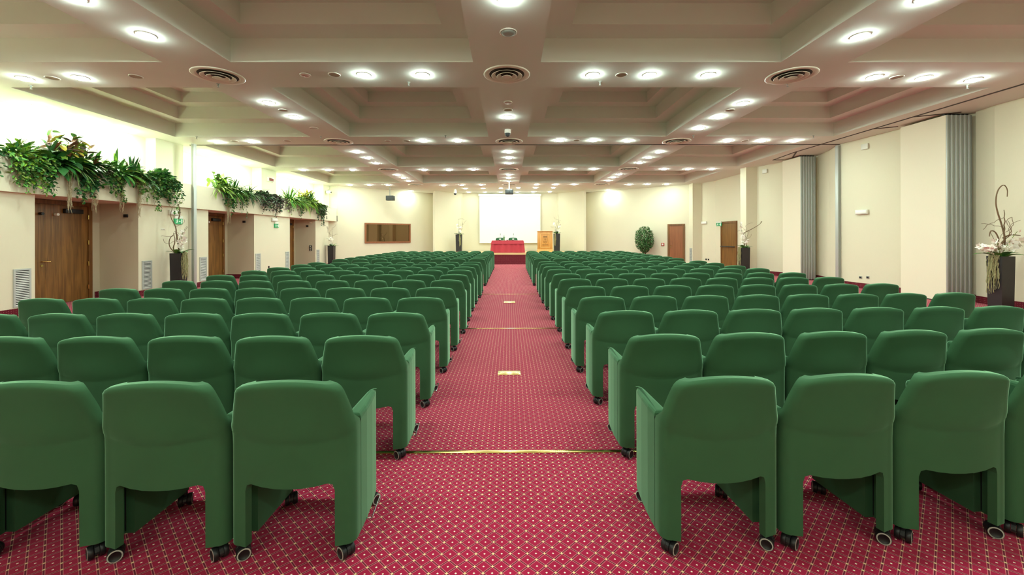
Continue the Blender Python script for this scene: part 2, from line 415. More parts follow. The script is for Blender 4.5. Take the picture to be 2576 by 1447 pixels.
stack(9.70, 10.22, 13.65, 14.55, 6, 'farther stack of cream folding partition panels, beyond the aluminium post')

# ------------------------------------------------------------------ ceiling fixtures
RING = [(.1, -.002), (.102, -.010), (.108, -.012), (.114, -.008), (.116, 0)]
dl_ring = MB().lathe(RING, 24); dl_lens = MB().lathe([(.1, -.004), (.1, -.014), (.086, -.027), (.055, -.035), (.0005, -.038)], 14)
_dl = None; LENS = {}
def downlight(p, label, data=None, group='round ceiling downlights'):
    global _dl
    if _dl is None:
        r = thing('ceiling_downlight', (p.x, p.y, CEIL), label, 'downlight', group)
        a = dl_ring.build('trim_ring', M['offw'], r); b = dl_lens.build('lens', LAMP, r); _dl = (r, a, b)
    else:
        r = _dl[0].copy(); C.objects.link(r); r.location = (p.x, p.y, CEIL)
        for q in _dl[1:]:
            c = q.copy(); C.objects.link(c); c.parent = r
        if data:
            if data not in LENS:
                LENS[data] = c.data.copy(); LENS[data].materials[0] = data
            c.data = LENS[data]
        tag(r, label, 'downlight', group)
CR = [  # cross beam rows: (ordinal from the viewer, [planter side bay], [centre planter side], [centre partition side], [partition bay])
 ('first', [(63, 197), (203, 195)], [(915, 188), (1063, 188)], [(1491, 188), (1634, 188), (1782, 188)], [(2200, 193), (2324, 195), (2449, 200)]),
 ('second', [(548, 357), (634, 356)], [(1065, 354), (1152, 354)], [(1408, 353), (1492, 353), (1579, 354)], [(1830, 354), (1916, 354), (1998, 354)]),
 ('third', [(763, 427), (825, 427), (887, 427)], [(1067, 427), (1129, 427), (1191, 426)], [(1371, 425), (1432, 425), (1493, 425)], [(1670, 425), (1730, 425), (1790, 425)]),
 ('fourth', [(881, 465), (929, 465), (976, 465)], [(1116, 466), (1162, 465), (1210, 464.5)], [(1350, 464), (1398, 464), (1444.6, 463.5)], [(1583, 464), (1629, 463), (1677, 463)])]
for name, *bays in CR:
    for bay, where in zip(bays, ('outer bay on the planter side', 'bay beside the middle, planter side', 'bay beside the middle, partition side', 'outer bay on the partition side')):
        # count from the room's middle outwards
        pts = sorted(bay, key=lambda q: abs(q[0]-1282))
        for i, q in enumerate(pts):
            short = {'outer bay on the planter side': 'outer planter-side bay', 'bay beside the middle, planter side': 'inner planter-side bay', 'bay beside the middle, partition side': 'inner partition-side bay', 'outer bay on the partition side': 'outer partition-side bay'}[where]
            downlight(onZ(q[0], q[1], CEIL), f'{ORD[i]} downlight from the middle in the {short}, {name} cross beam from the viewer')
LR = [('planter-side long beam', 'before the first cross beam', [(368, 88), (185, -8)]), ('partition-side long beam', 'before the first cross beam', [(2164, 90), (2333, -6)]), ('middle long beam', 'before the first cross beam', [(1275, -6)]),
 ('planter-side long beam', 'past the first cross beam', [(676, 258), (740, 294)]), ('partition-side long beam', 'past the first cross beam', [(1869, 259), (1808, 294), (1760, 322)]), ('middle long beam', 'past the first cross beam', [(1278, 294)]),
 ('planter-side long beam', 'past the second cross beam', [(898, 382), (925, 397), (947, 410)]), ('partition-side long beam', 'past the second cross beam', [(1657, 382), (1632, 396), (1609, 409)]), ('middle long beam', 'past the second cross beam', [(1280, 382), (1280, 397), (1280, 410)]),
 ('planter-side long beam', 'past the third cross beam', [(1001, 440), (1015, 447), (1028, 455)]), ('partition-side long beam', 'past the third cross beam', [(1558, 438), (1543, 446), (1530, 454)]), ('middle long beam', 'past the third cross beam', [(1280, 439), (1280, 447), (1280, 455)]),
 ('planter-side ceiling', 'past the fourth cross beam', [(1032, 480)]), ('partition-side ceiling', 'past the fourth cross beam', [(1530, 478)])]
for beam, seg, pts in LR:
    pts = sorted(pts, key=lambda q: -abs(q[1]-597))
    for i, q in enumerate(pts):
        downlight(onZ(q[0], q[1], CEIL), f'{ORD[i]} downlight on the {beam}, {seg}' if len(pts) > 1 else f'only downlight on the {beam}, {seg}')
for row, pts in (('nearer arc', [(1171, 474), (1216, 473.5), (1260, 473), (1304, 472), (1347, 472), (1392, 472)]), ('row close to the screen wall', [(1179, 483), (1220, 483), (1260, 483), (1301, 483), (1341, 482.5), (1383, 482)])):
    for i, q in enumerate(pts):
        downlight(onZ(q[0], q[1], CEIL), f'{ORD[i]} of six stage downlights from the planter side, {row}', LAMP_ST, 'downlights over the stage')
for name, pts in (('nearest', [(95, 267), (213, 301), (312, 326)]), ('middle', [(518, 382), (573, 400), (617, 410)]), ('farthest', [(721, 440), (750, 448), (777, 457)])):
    for i, q in enumerate(pts):
        p = onZ(q[0], q[1], CEIL); p.x = max(p.x, -9.65)
        downlight(p, f'{ORD[i]} downlight over the plants in the {name} alcove', LAMP_AL, 'downlights in the plant alcoves')
# unseen lamps added as fill light on the beams above and behind the viewer
for jj, nm in ((-1, 'above the viewer'), (-2, 'behind the viewer')):
    for i, x in enumerate((-7.9, -6.6, -3.4, -2.4, -1.3, 1.3, 2.4, 3.4, 6.4, 7.9)):
        downlight(Vector((x, BY0+BSY*jj+(.35 if jj == -2 else 0), CEIL)), f'{ORD[i]} added fill downlight counted from the planter side, cross beam {nm}')
# fluorescent tubes lying in the trough behind the plants
for (a, b, nm) in ((3.2, 10.9, 'nearest'), (12.5, 15.7, 'middle'), (17.3, 20.7, 'farthest')):
    r = thing('cove_lamp', (-9.75, (a+b)/2, 2.665), f'fluorescent tube lying in the trough of the {nm} alcove, behind plants', 'lamp', 'trough lamps')
    h = (b-a)/2
    MB().rbox(-.04, .04, -h, h, 0, .03, .004).build('batten', M['offw'], r); MB().tube([(0, -h+.05, .05), (0, h-.05, .05)], .018, 10).build('tube', TUBE, r)

# air diffusers
def diffuser(p, label, R=.385):
    r = thing('ceiling_vent', (p.x, p.y, CEIL), label, 'air vent', 'round air diffusers')
    MB().disc((0, 0, -.004), R*.8, 36).build('backing', M['slot'], r)
    MB().lathe([(R, 0), (R, -.012), (R*.96, -.02), (R*.9, -.014), (R*.85, -.022), (R*.8, -.012), (R*.74, .0)], 40).build('outer_ring', M['ventm'], r)
    for q, d in ((.66, .034), (.43, .044), (.2, .052)):
        w = .16
        MB().lathe([(R*(q-w), -.006), (R*(q-w*.3), -d*.75), (R*q, -d), (R*(q+.012), -d+.004), (R*(q-.02), -d*.72)], 36).build('ring', M['ventm'], r)
    MB().disc((0, 0, -.05), R*.17, 24).build('core', M['ventm'], r)
for jr, rowname in enumerate(('first', 'second', 'third', 'fourth')):
    for i, bn in ((-1, 'planter-side'), (0, 'middle'), (1, 'partition-side')):
        y = BY0+BSY*jr+(-.08 if jr != 1 else -.33); x = BX0+i*BSX
        px = {(0, -1): (549, 190), (0, 0): (1275, 187), (0, 1): (1990.5, 190), (1, -1): (852, 355.9), (1, 0): (1280.7, 355.6), (1, 1): (1702, 355.2), (2, -1): (977, 426.7), (2, 0): (1280, 426.4), (2, 1): (1581, 425), (3, -1): (1045.6, 464.8), (3, 0): (1281, 464.4), (3, 1): (1514.4, 463.1)}[(jr, i)]
        diffuser(onZ(px[0], px[1], CEIL), f'round air diffuser where the {bn} long beam meets the {rowname} cross beam')
diffuser(onZ(1085, 486.2, CEIL), 'small round air diffuser by the stage wall corner, window side', .3)
diffuser(onZ(1482, 484.3, CEIL), 'small round air diffuser by the stage wall corner, ficus side', .3)
# detectors and ceiling loudspeakers
def cdisc(q, name, label, cat, m, R=.09, group=None, drop=.02):
    p = onZ(q[0], q[1], CEIL); r = thing(name, (p.x, p.y, CEIL), label, cat, group)
    MB().lathe([(R*1.15, 0), (R*1.15, -.006), (R*1.02, -.012), (R, -.006)], 24).build('rim', M['offw'], r)
    MB().lathe([(R, -.005), (R*.9, -drop*.7), (R*.55, -drop), (.0005, -drop)], 24).build('face', m, r)
for q, lab in (((132, 196), 'beside the alcove edge, first cross beam'), ((342, 192), 'between the planter-side lamps and first diffuser'), ((841, 187.5), 'first cross beam, inner planter-side bay'), ((1563, 188), 'first cross beam, inner partition-side bay'),
    ((2256, 194), 'first cross beam, outer partition-side bay'), ((713, 277), 'planter-side long beam, past the first diffuser'), ((1836, 277), 'partition-side long beam, past the first diffuser'), ((1278, 276), 'middle long beam, before the hanging camera'),
    ((591, 355), 'second cross beam between two outer planter-side lamps'), ((723, 354), 'second cross beam, by the planter-side diffuser'), ((1022, 354), 'second cross beam, inner planter-side bay'), ((1450, 353), 'second cross beam, inner partition-side bay'), ((1874, 354), 'second cross beam, outer partition-side bay')):
    cdisc(q, 'ceiling_speaker', 'flush beige ceiling loudspeaker, '+lab, 'speaker', M['grille'], .085, 'flush ceiling loudspeakers', .004)
cdisc((1279, 81), 'ceiling_speaker', 'larger grey ceiling loudspeaker on the middle beam, nearest the viewer', 'speaker', M['aludark'], .1, None, .03)
cdisc((790, 322), 'ceiling_speaker', 'unlit open ring on the planter-side long beam, before second diffuser', 'speaker', M['offw'], .085, None, -.02)
for q, lab in (((768, 188), 'first cross beam near the planter-side diffuser'), ((1278, 257), 'middle long beam past the first diffuser'), ((976, 354), 'second cross beam, inner planter-side bay')):
    cdisc(q, 'smoke_detector', 'pinkish smoke detector, '+lab, 'smoke detector', M['pinkd'], .075, 'smoke detectors', .03)
for q, lab in (((549, 217), 'under the first planter-side diffuser'), ((78, 221), 'at the edge of the nearest alcove'), ((1981, 215), 'under the first partition-side diffuser'), ((2433, 220), 'above the folding-panel track, nearest'),
    ((2046.5, 347), 'by the second cross beam near the panel track'), ((1744, 347), 'by the second partition-side diffuser'), ((495, 350), 'by the partition post at the planter ledge'), ((807, 349), 'by the second planter-side diffuser'), ((1121, 347), 'second cross beam, inner planter-side bay'), ((1028, 213), 'first cross beam, inner planter-side bay'), ((1509.4, 211), 'first cross beam, inner partition-side bay')):
    p = onZ(q[0], q[1]-6, CEIL); s = MB().lathe([(.03, 0), (.03, -.006), (.012, -.01), (.012, -.04), (.006, -.045), (.006, -.06), (.02, -.062), (.02, -.066), (.0005, -.066)], 12)
    tag(s.build('ceiling_sprinkler', M['aludark'], None, (p.x, p.y, CEIL)), 'small metal sprinkler head, '+lab, 'sprinkler', 'sprinkler heads')
# hanging dome cameras
def dome(p, zt, label, sc=1.0):
    r = thing('ceiling_camera', (p.x, p.y, CEIL), label, 'camera', 'hanging dome cameras')
    d = CEIL-zt
    MB().tube([(0, 0, 0), (0, 0, -d)], .018*sc, 10).lathe([(.06*sc, 0), (.06*sc, -.015), (.02*sc, -.02)], 16).build('stem', M['white'], r)
    MB().lathe([(.012, -d+.02), (.04*sc, -d-.03*sc), (.075*sc, -d-.10*sc), (.088*sc, -d-.18*sc), (.09*sc, -d-.25*sc), (.084*sc, -d-.27*sc)], 24).build('housing', M['white'], r)
    MB().lathe([(.08*sc, -d-.27*sc), (.076*sc, -d-.31*sc), (.055*sc, -d-.35*sc), (.02*sc, -d-.37*sc), (.0005, -d-.372*sc)], 24).build('dome', M['speaker'], r)
    return r
c1 = onY(1277, 312, 10.4); dr = dome(c1, c1.z, 'white dome camera hanging from the middle beam before the second diffuser', .88)
MB().tube([(.05, 0, c1.z-CEIL-.12), (.115, 0, c1.z-CEIL-.12)], .03, 10).build('bracket', M['white'], dr)
c2 = onY(1145, 474.5, 23.2); dome(c2, c2.z, 'white dome camera hanging near the stage wall corner', 1.0)
# projector on a pole
pp = onY(1281, 476.5, 19.7)
r = thing('ceiling_projector', (pp.x, pp.y, CEIL), 'dark video projector hanging on a white pole before the stage', 'projector')
pz = pp.z-CEIL
MB().tube([(0, 0, 0), (0, 0, pz)], .03, 10).lathe([(.12, 0), (.12, -.02), (.03, -.03)], 16).build('pole', M['white'], r)
mb = MB(); mb.box(-.14, .14, -.12, .12, pz-.03, pz); 
for a in (-.12, .12):
    for b in (-.1, .1): mb.tube([(a, b, pz-.1), (a*.6, b*.6, pz)], .012, 6)
mb.build('mount_plate', M['white'], r)
q1, q0 = onY(1281, 478, 19.7).z-CEIL, onY(1281, 488.5, 19.7).z-CEIL
MB().rbox(-.19, .19, -.2, .22, q0, q1, .02).build('body', M['speaker'], r)
MB().tube([(0, -.2, (q0+q1)/2-.02), (0, -.225, (q0+q1)/2-.02)], .035, 16).build('rear_knob', M['black'], r)

# ------------------------------------------------------------------ wall fittings
def wall_louver(c, ang, w, h, label):
    r = thing('wall_vent', c, label, 'air vent', 'louvred wall vents', ang)
    f = MB(); t = .03
    f.box(-w/2, -w/2+t, -.018, 0, 0, h); f.box(w/2-t, w/2, -.018, 0, 0, h); f.box(-w/2+t, w/2-t, -.018, 0, 0, t); f.box(-w/2+t, w/2-t, -.018, 0, h-t, h)
    f.build('vent_frame', M['alu'], r)
    MB().box(-w/2+t, w/2-t, -.003, -.001, t, h-t).build('backing', M['dark'], r)
    s = MB(); n = 20; dz = (h-2*t)/n
    for k in range(n):
        z = t+k*dz; s.quad((-w/2+t, -.017, z+dz*.05), (w/2-t, -.017, z+dz*.05), (w/2-t, -.011, z+dz*.58), (-w/2+t, -.011, z+dz*.58))
    s.build('slats', M['slatm'], r)
for y, lab in ((7.775, 'nearest one, before the first door recess'), (10.434, 'just past the first door recess'), (12.34, 'just before the second door recess'), (15.02, 'just past the second door recess'), (16.99, 'just before the third recess'), (19.70, 'just past the third recess')):
    wall_louver((XL, y, .17), PI/2, .28, .71, 'grey louvred vent low on the planter-side wall, '+lab)
wall_louver((9.30, 21.03, .19), -PI/2, .26, .68, 'narrow grey louvred vent low on the pilaster by the walnut door')
def emergency(c, ang, label):
    r = thing('wall_lamp', c, label, 'emergency light', 'emergency light boxes', ang)
    MB().rbox(-.18, .18, -.055, 0, -.065, .065, .012).build('housing', M['offw'], r)
    MB().rbox(-.16, .16, -.066, -.05, -.045, .04, .01).build('lens', M['white'], r)
emergency((XL, 11.27, 2.14), PI/2, 'white emergency light box above the exit sign near the aluminium post')
emergency((XL, 16.04, 2.15), PI/2, 'white emergency light box above the exit sign between second and third recess')
e = onX(2169.5, 533.5, 9.80); emergency((9.803, e.y, e.z), -PI/2+.083, 'white emergency light box on the wall between the panel stacks')
e = onY(1774, 560.5, 20.6); emergency((9.797, 20.6, e.z), -PI/2+.275, 'white emergency light box between the pilaster and the fire door')
def exit_sign(c, ang, label, w=.27, h=.15):
    r = thing('exit_sign', c, label, 'exit sign', 'green exit signs', ang)
    MB().box(-w/2, w/2, -.04, 0, -h/2, h/2).build('panel', M['green'], r)
    MB().box(-w/2, w/2, -.045, 0, h/2, h/2+.075).build('housing', M['offw'], r)
    s = MB(); y = -.043
    def pl(p): s.add([(a*w, y, b*h) for a, b in p], (tuple(range(len(p))),))
    pl([(-.26, .2), (-.2, .2), (-.18, .3), (-.23, .36), (-.28, .3)]); pl([(-.3, .15), (-.18, .18), (-.2, -.08), (-.28, -.05)])
    pl([(-.28, -.05), (-.2, -.05), (-.13, -.35), (-.18, -.35)]); pl([(-.28, -.05), (-.24, -.08), (-.34, -.35), (-.4, -.3)]); pl([(-.18, .15), (-.1, .0), (-.13, -.03), (-.2, .08)]); pl([(-.3, .14), (-.38, .02), (-.35, -.01), (-.27, .08)])
    pl([(-.02, .05), (.1, .05), (.1, .16), (.2, 0), (.1, -.16), (.1, -.05), (-.02, -.05)]); pl([(.28, .38), (.42, .38), (.42, -.38), (.28, -.38)])
    s.build('pictogram', M['signw'], r)
exit_sign((XL, 11.40, 1.91), PI/2, 'green exit sign behind the orchid planter by the aluminium post')
exit_sign((XL, 16.18, 1.925), PI/2, 'green exit sign on the wall between the second and third recess')
e = onX(1813, 565, 9.93); exit_sign((9.86, e.y, e.z), -PI/2+.55, 'green exit sign above the corner of the fire door', .26, .14)
def plate(c, ang, w, h, d, m, name, label, cat, parts=(), group=None):
    r = thing(name, c, label, cat, group, ang)
    MB().rbox(-w/2, w/2, -d, 0, -h/2, h/2, min(.006, d/3)).build('plate', m, r)
    for (x, z, a, b, mm, nm) in parts: MB().box(x-a/2, x+a/2, -d-.004, -d+.002, z-b/2, z+b/2).build(nm, mm, r)
    return r
plate((XL, 10.92, 1.68), PI/2, .14, .04, .004, M['offw'], 'wall_plate', 'small pale label strip on the wall past the first recess', 'label', ((-.035, 0, .04, .02, M['grille'], 'marking'), (.03, 0, .05, .02, M['grille'], 'marking')))
plate((XL, 11.2, .35), PI/2, .09, .075, .01, M['white'], 'wall_socket', 'white socket beside the black planter near the aluminium post', 'socket', ((0, -.005, .06, .045, M['black'], 'insert'),))
plate((XL, 15.69, .34), PI/2, .09, .075, .01, M['black'], 'wall_socket', 'black socket low on the wall past the second recess', 'socket')
plate((-9.434, 10.19, 2.0), 0, .1, .075, .03, M['black'], 'wall_sensor', 'small black sensor box in the first door recess', 'sensor', group='black sensor boxes')
e = onY(615, 558, 14.8); plate((e.x, 14.79, e.z), 0, .1, .075, .03, M['black'], 'wall_sensor', 'small black sensor box in the second door recess', 'sensor', group='black sensor boxes')
e = onY(773.5, 569, 19.465); plate((e.x, 19.455, e.z), 0, .1, .08, .03, M['black'], 'wall_sensor', 'small black sensor box in the third recess', 'sensor', group='black sensor boxes')
e = onY(781, 560.5, 19.465); plate((e.x, 19.455, e.z), 0, .13, .06, .02, M['recess'], 'wall_sign', 'small tan sign above the sensor in the third recess', 'sign', ((.01, 0, .07, .03, M['signw'], 'marking'),))
for i, yy_ in enumerate((619.5, 624.5, 629)):
    e = onY(781.5, yy_, 19.465); plate((e.x, 19.455, e.z), 0, .13, .08, .02, M['black'], 'wall_switch', f'{("topmost", "middle", "lowest")[i]} of three stacked dark switch plates in the third recess', 'switch', ((0, 0, .06, .03, M['offw'], 'rocker'),), 'switch plates in the third recess')
e = onX(678.5, 452, -9.6); r = plate((-9.597, e.y, e.z), PI/2, .42, .17, .05, M['offw'], 'wall_sign', 'white box with dark red panel on the alcove pier', 'sign', ((.03, .0, .31, .11, M['darkred'], 'panel'),))
e = on_line(1667.5, RA, RB); z = EYE-(615-596)/F*e.y
plate((e.x, e.y, z), angR, .16, .16, .04, M['redp'], 'wall_alarm', 'red fire alarm call point between the ficus and the walnut door', 'alarm', ((0, 0, .08, .09, M['signw'], 'button_cover'),))
for px, lab in ((2170.5, 'nearer the post'), (2187, 'nearer the panel stack')):
    e = onX(px-6, 698, 9.80); plate((9.805-(e.y-11.48)*.083, e.y, e.z), -PI/2+.083, .085, .07, .012, M['ring'], 'wall_socket', f'dark socket on the wall between the panel stacks, {lab}', 'socket', ((0, 0, .06, .045, M['black'], 'insert'),), 'sockets between the panel stacks')
for px, lab in ((1778.5, 'nearer the pilaster'), (1784.5, 'nearer the fire door')):
    e = onY(px, 653, 20.42); plate((9.74+(px-1766)/36*.26-.002, 20.82-(px-1766)/36*.92, e.z), -PI/2+.275, .09, .075, .012, M['black'], 'wall_socket', f'black socket left of the fire door, {lab}'.replace('left of', 'beside'), 'socket', (), 'sockets by the fire door')
e = onX(2176, 369, 9.80); plate((9.805, e.y, e.z), -PI/2+.083, .2, .15, .03, M['offw'], 'wall_plate', 'blank cream box high on the wall between the panel stacks', 'box')
e = onX(1925, 431, 9.75); plate((9.742, e.y, e.z), -PI/2+.26, .2, .15, .03, M['offw'], 'wall_plate', 'blank cream box high on the wall behind the farther panel stack', 'box')
# wall projector box near the far end of the ledge
r = thing('wall_camera', (-9.475, 21.3, onX(836, 486, -9.4).z), 'small white camera on a bracket near the end of the planter ledge', 'camera', None, PI/2)
MB().rbox(-.12, .12, -.24, -.06, -.09, .06, .02).build('body', M['white'], r); MB().tube([(0, 0, .05), (0, -.15, .1), (0, -.15, .05)], .015, 8).build('bracket', M['aludark'], r); MB().tube([(.06, -.24, -.02), (.06, -.26, -.02)], .04, 14).build('lens', M['black'], r)
# loudspeaker box hanging before the far left wall
s0 = onY(982, 498.7, 22.4)
r = thing('hanging_speaker', (s0.x, s0.y, s0.z), 'dark grey loudspeaker hanging from the ceiling above the control window', 'speaker', None, -.15)
MB().rbox(-.21, .21, -.13, .14, -.13, .13, .012).build('cabinet', M['speaker'], r)
MB().box(-.2, .2, -.136, -.128, -.12, .12).build('grille', M['black'], r)
MB().tube([(-.04, 0, .13), (-.05, 0, CEIL-s0.z)], .012, 8).tube([(.03, 0, .13), (.02, 0, CEIL-s0.z)], .012, 8).box(-.08, .05, -.05, .05, CEIL-s0.z-.01, CEIL-s0.z).build('hanger', M['aludark'], r)

# ------------------------------------------------------------------ floor brass
def fstrip(y, x0, x1, label):
    tag(MB().rbox(x0, x1, -.016, .016, 0, .006, .0025).build('floor_strip', M['brass'], None, (0, y, 0)), label, 'floor strip', 'brass strips across the aisle')
fstrip(2.776, -1.05, 1.05, 'polished brass strip across the aisle by the second chair row')
fstrip(6.53, -.95, .95, 'thin brass strip across the aisle, middle of the three')
fstrip(10.457, -.9, .9, 'thin brass strip across the aisle, farthest from the viewer')
for (px0, px1, py0, py1, lab) in ((1252, 1309, 933.5, 944, 'brass floor plate in the aisle between the first two brass strips'), (1267, 1296, 757.5, 762.5, 'pale metal floor plate in the aisle past the middle brass strip')):
    a, b = onZ(px0, py1, 0), onZ(px1, py0, 0)
    r = thing('floor_plate', ((a.x+b.x)/2, (a.y+b.y)/2, 0), lab, 'floor plate'); w, d = (b.x-a.x)/2, (b.y-a.y)/2
    MB().rbox(-w, w, -d, d, 0, .006, .002).build('plate', M['brass'], r)
    for sx in (-1, 1): MB().lathe([(.006, .006), (.005, .0085), (.0005, .009)], 10).build('screw', M['chrome'], r, (sx*(w-.012), 0, 0))

# ------------------------------------------------------------------ stage
SZ = .60
r = thing('stage', (0, 22.0, 0), 'raised stage with dark red carpet front and pale wooden edge', 'stage')
SP = [(-4.2, .0), (4.2, .0), (4.2, 2.05), (2.98, 3.2), (2.85, 3.4), (-2.85, 3.4), (-2.93, 3.2), (-4.2, 2.05)]
MB().prism(SP, 0, SZ-.001).build('platform', M['carpetv'], r)
MB().box(-4.2, 4.2, -.02, .0, SZ-.085, SZ).build('edge_trim', M['edge'], r)
MB().prism(SP, SZ, SZ+.004).build('stage_floor', M['edge'], r)
# screen
sl, sr, sb = onY(1206, 612, 25.3), onY(1360, 612, 25.3), onY(1280, 611.5, 25.3).z
st = onY(1280, 493.5, 25.3).z
r = thing('projection_screen_frame', ((sl.x+sr.x)/2, 25.3, sb), 'large white projection screen hanging behind the stage table', 'projection screen')
w = (sr.x-sl.x)/2
MB().box(-w+.03, w-.03, -.003, .003, .03, st-sb).build('fabric', M['screen'], r)
MB().rbox(-w, w, -.02, .02, -.01, .035, .008).build('bottom_bar', M['white'], r)
MB().rbox(-w-.05, w+.05, -.06, .06, st-sb, st-sb+.14, .015).build('case', M['white'], r)
MB().box(-w+.002, -w+.03, -.004, .002, .03, st-sb).build('border', M['offw'], r); MB().box(w-.03, w-.002, -.004, .002, .03, st-sb).build('border', M['offw'], r)
# table with draped cloth
TY0, TY1, TZ = 22.42, 23.0, .665
tl, trr = onY(1237.3, 606, TY0).x, onY(1316.6, 606, TY0).x
tcx = (tl+trr)/2; tw = (trr-tl)/2
r = thing('stage_table', (tcx, (TY0+TY1)/2, SZ+.004), 'conference table under the red cloth on the stage', 'table')
MB().rbox(-tw+.03, tw-.03, -.27, .27, TZ-.04, TZ-.006, .006).build('tabletop', M['lect'], r)
for sx in (-1, 1):
    for sy in (-1, 1): MB().box(sx*(tw-.1)-.025, sx*(tw-.1)+.025, sy*.22-.025, sy*.22+.025, 0, TZ-.04).build('leg', M['lect'], r)
def skirt(cx, hw, hd, zt, zb, amp0, amp1, n, flare, mb, seed):
    rnd = random.Random(seed); per = []
    cr = [(-hw, -hd), (hw, -hd), (hw, hd), (-hw, hd)]
    for k in range(4):
        a, b = Vector(cr[k]), Vector(cr[(k+1) % 4]); d = (b-a); nn = Vector((d.y, -d.x)).normalized(); m = max(6, int(n*d.length))
        for i in range(m): per.append((a+d*(i/m), nn, rnd.random()))
    Z = [zt, zt-.03, zt-(zt-zb)*.3, zt-(zt-zb)*.65, zb]
    vs = []
    for q, z in enumerate(Z):
        f = q/(len(Z)-1)
        for i, (p, nn, ph) in enumerate(per):
            wv = math.sin(i*1.05+ph*1.6+f*.8*math.sin(i*.21))*(amp0+(amp1-amp0)*f)
            o = p + nn*(wv + flare*f); vs.append((o.x, o.y, z))
    P = len(per)
    mb.add(vs, [(q*P+i, q*P+(i+1) % P, (q+1)*P+(i+1) % P, (q+1)*P+i) for q in range(len(Z)-1) for i in range(P)], 0, True)
r = thing('tablecloth', (tcx, (TY0+TY1)/2, SZ+.004), 'crimson pleated cloth with plain overlay draped over the stage table', 'tablecloth')
mb = MB(); skirt(0, tw-.02, .29, TZ, .012, .012, .035, 22, .085, mb, 3); mb.build('pleated_skirt', M['cloth'], r)
mb = MB(); hd = .31
mb.add([(-tw, -hd, TZ+.004), (tw, -hd, TZ+.004), (tw, hd, TZ+.004), (-tw, hd, TZ+.004), (-tw-.06, -hd-.05, TZ-.19), (tw+.045, -hd-.05, TZ-.18), (tw+.07, hd+.05, TZ-.14), (-tw-.07, hd+.05, TZ-.2)],
       [(0, 1, 2, 3), (0, 4, 5, 1), (1, 5, 6, 2), (2, 6, 7, 3), (3, 7, 4, 0)]); mb.build('overlay', M['cloth'], r)
TT = SZ+.004+TZ+.004
def on_table(px): return onY(px, 604, 22.66).x
def mic(px, label):
    r = thing('microphone', (on_table(px), 22.6, TT), label, 'microphone', 'table microphones')
    MB().rbox(-.07, .07, -.06, .06, 0, .035, .01).build('base', M['black'], r)
    MB().rbox(-.05, .05, -.03, .02, .035, .1, .01).build('panel', M['white'], r)
    MB().tube([(0, .03, .03), (0, .04, .2), (.02, .0, .33)], .006, 6).build('gooseneck', M['aludark'], r)
    MB().tube([(.02, 0, .33), (.022, -.02, .37)], [.014, .018], 10).build('capsule', M['speaker'], r)
mic(1258, 'gooseneck microphone on the red table, next to the green bottle'); mic(1291, 'gooseneck microphone on the red table, on the lectern side')
r = thing('bottle', (on_table(1268), 22.68, TT), 'tall pale green bottle standing on the red table', 'bottle')
MB().lathe([(.04, 0), (.042, .02), (.042, .1), (.045, .18), (.06, .2), (.06, .17)], 16).lathe([(.042, .11), (.055, .2), (.02, .205), (.014, .27), (.0005, .275)], 16).build('glass', M['bottle'], r)
MB().lathe([(.016, .26), (.016, .3), (.0005, .302)], 12).build('cap', M['aludark'], r)
tag(MB().lathe([(.0005, 0), (.035, 0), (.05, .03), (.046, .03), (.03, .008), (.0005, .008)], 16).build('ashtray', M['darkred'], None, (on_table(1276), 22.6, TT)), 'small dark red dish on the red table between the microphones', 'dish')
tag(MB().box(-.1, .1, -.07, .07, 0, .003).build('paper_sheet', M['white'], None, (on_table(1263.5), 22.55, TT)), 'white paper sheet on the table near the bottle', 'paper')
tag(MB().box(-.1, .1, -.07, .07, 0, .003).build('paper_sheet', M['white'], None, (on_table(1296.5), 22.55, TT)), 'white paper sheet on the table by the lectern-side microphone', 'paper')
# lectern
l0, l1 = onY(1352, 600, 23.0), onY(1391, 600, 23.0); lw = (l1.x-l0.x)/2; LH = onY(1371, 581.5, 23.0).z-SZ
r = thing('lectern', ((l0.x+l1.x)/2, 23.25, SZ+.004), 'honey oak lectern with framed front panel on the stage', 'lectern')
MB().rbox(-lw+.02, lw-.02, -.22, .22, .14, LH-.03, .006).build('cabinet', M['lect'], r)
b = MB(); b.prism([(-lw, -.26), (lw, -.26), (lw, .24), (-lw, .24)], 0.02, .14); b.build('plinth', M['lect2'], r)
MB().rbox(-lw, lw, -.265, .245, .14, .165, .006).build('moulding', M['lect2'], r)
MB().rbox(-lw+.005, lw-.005, -.26, .24, LH-.03, LH, .01).build('top', M['lect'], r)
fr = MB(); pw, pz0, pz1 = lw*.66, .25, LH-.15
fr.rbox(-pw, pw, -.238, -.215, pz0, pz0+.035, .008); fr.rbox(-pw, pw, -.238, -.215, pz1-.035, pz1, .008); fr.rbox(-pw, -pw+.035, -.238, -.215, pz0, pz1, .008); fr.rbox(pw-.035, pw, -.238, -.215, pz0, pz1, .008)
fr.build('panel_frame', M['lect2'], r)
em = MB(); zc = (pz0+pz1)/2+.03; y = -.226
def ep(pts): em.add([(a, y, zc+b) for a, b in pts], (tuple(range(len(pts))),))
em.box(-.12, .12, -.228, -.22, zc+.17, zc+.225)
sh = [(-.12, .14), (.12, .14), (.12, 0), (.09, -.1), (0, -.18), (-.09, -.1), (-.12, 0)]
em.tube([(a, -.222, zc+b) for a, b in sh+sh[:1]], .008, 6)
em.tube([(-.05, -.222, zc+.05), (0, -.222, zc+.1), (.05, -.222, zc+.05), (0, -.222, zc-.02), (-.05, -.222, zc+.05)], .008, 6); em.tube([(-.07, -.222, zc-.05), (0, -.222, zc-.11), (.07, -.222, zc-.05)], .008, 6); em.tube([(0, -.222, zc+.1), (0, -.222, zc-.13)], .006, 6)
em.box(-.17, .17, -.226, -.22, zc-.25, zc-.235); em.box(-.17, .17, -.226, -.22, zc-.28, zc-.268)
em.build('carved_emblem', M['door'], r)

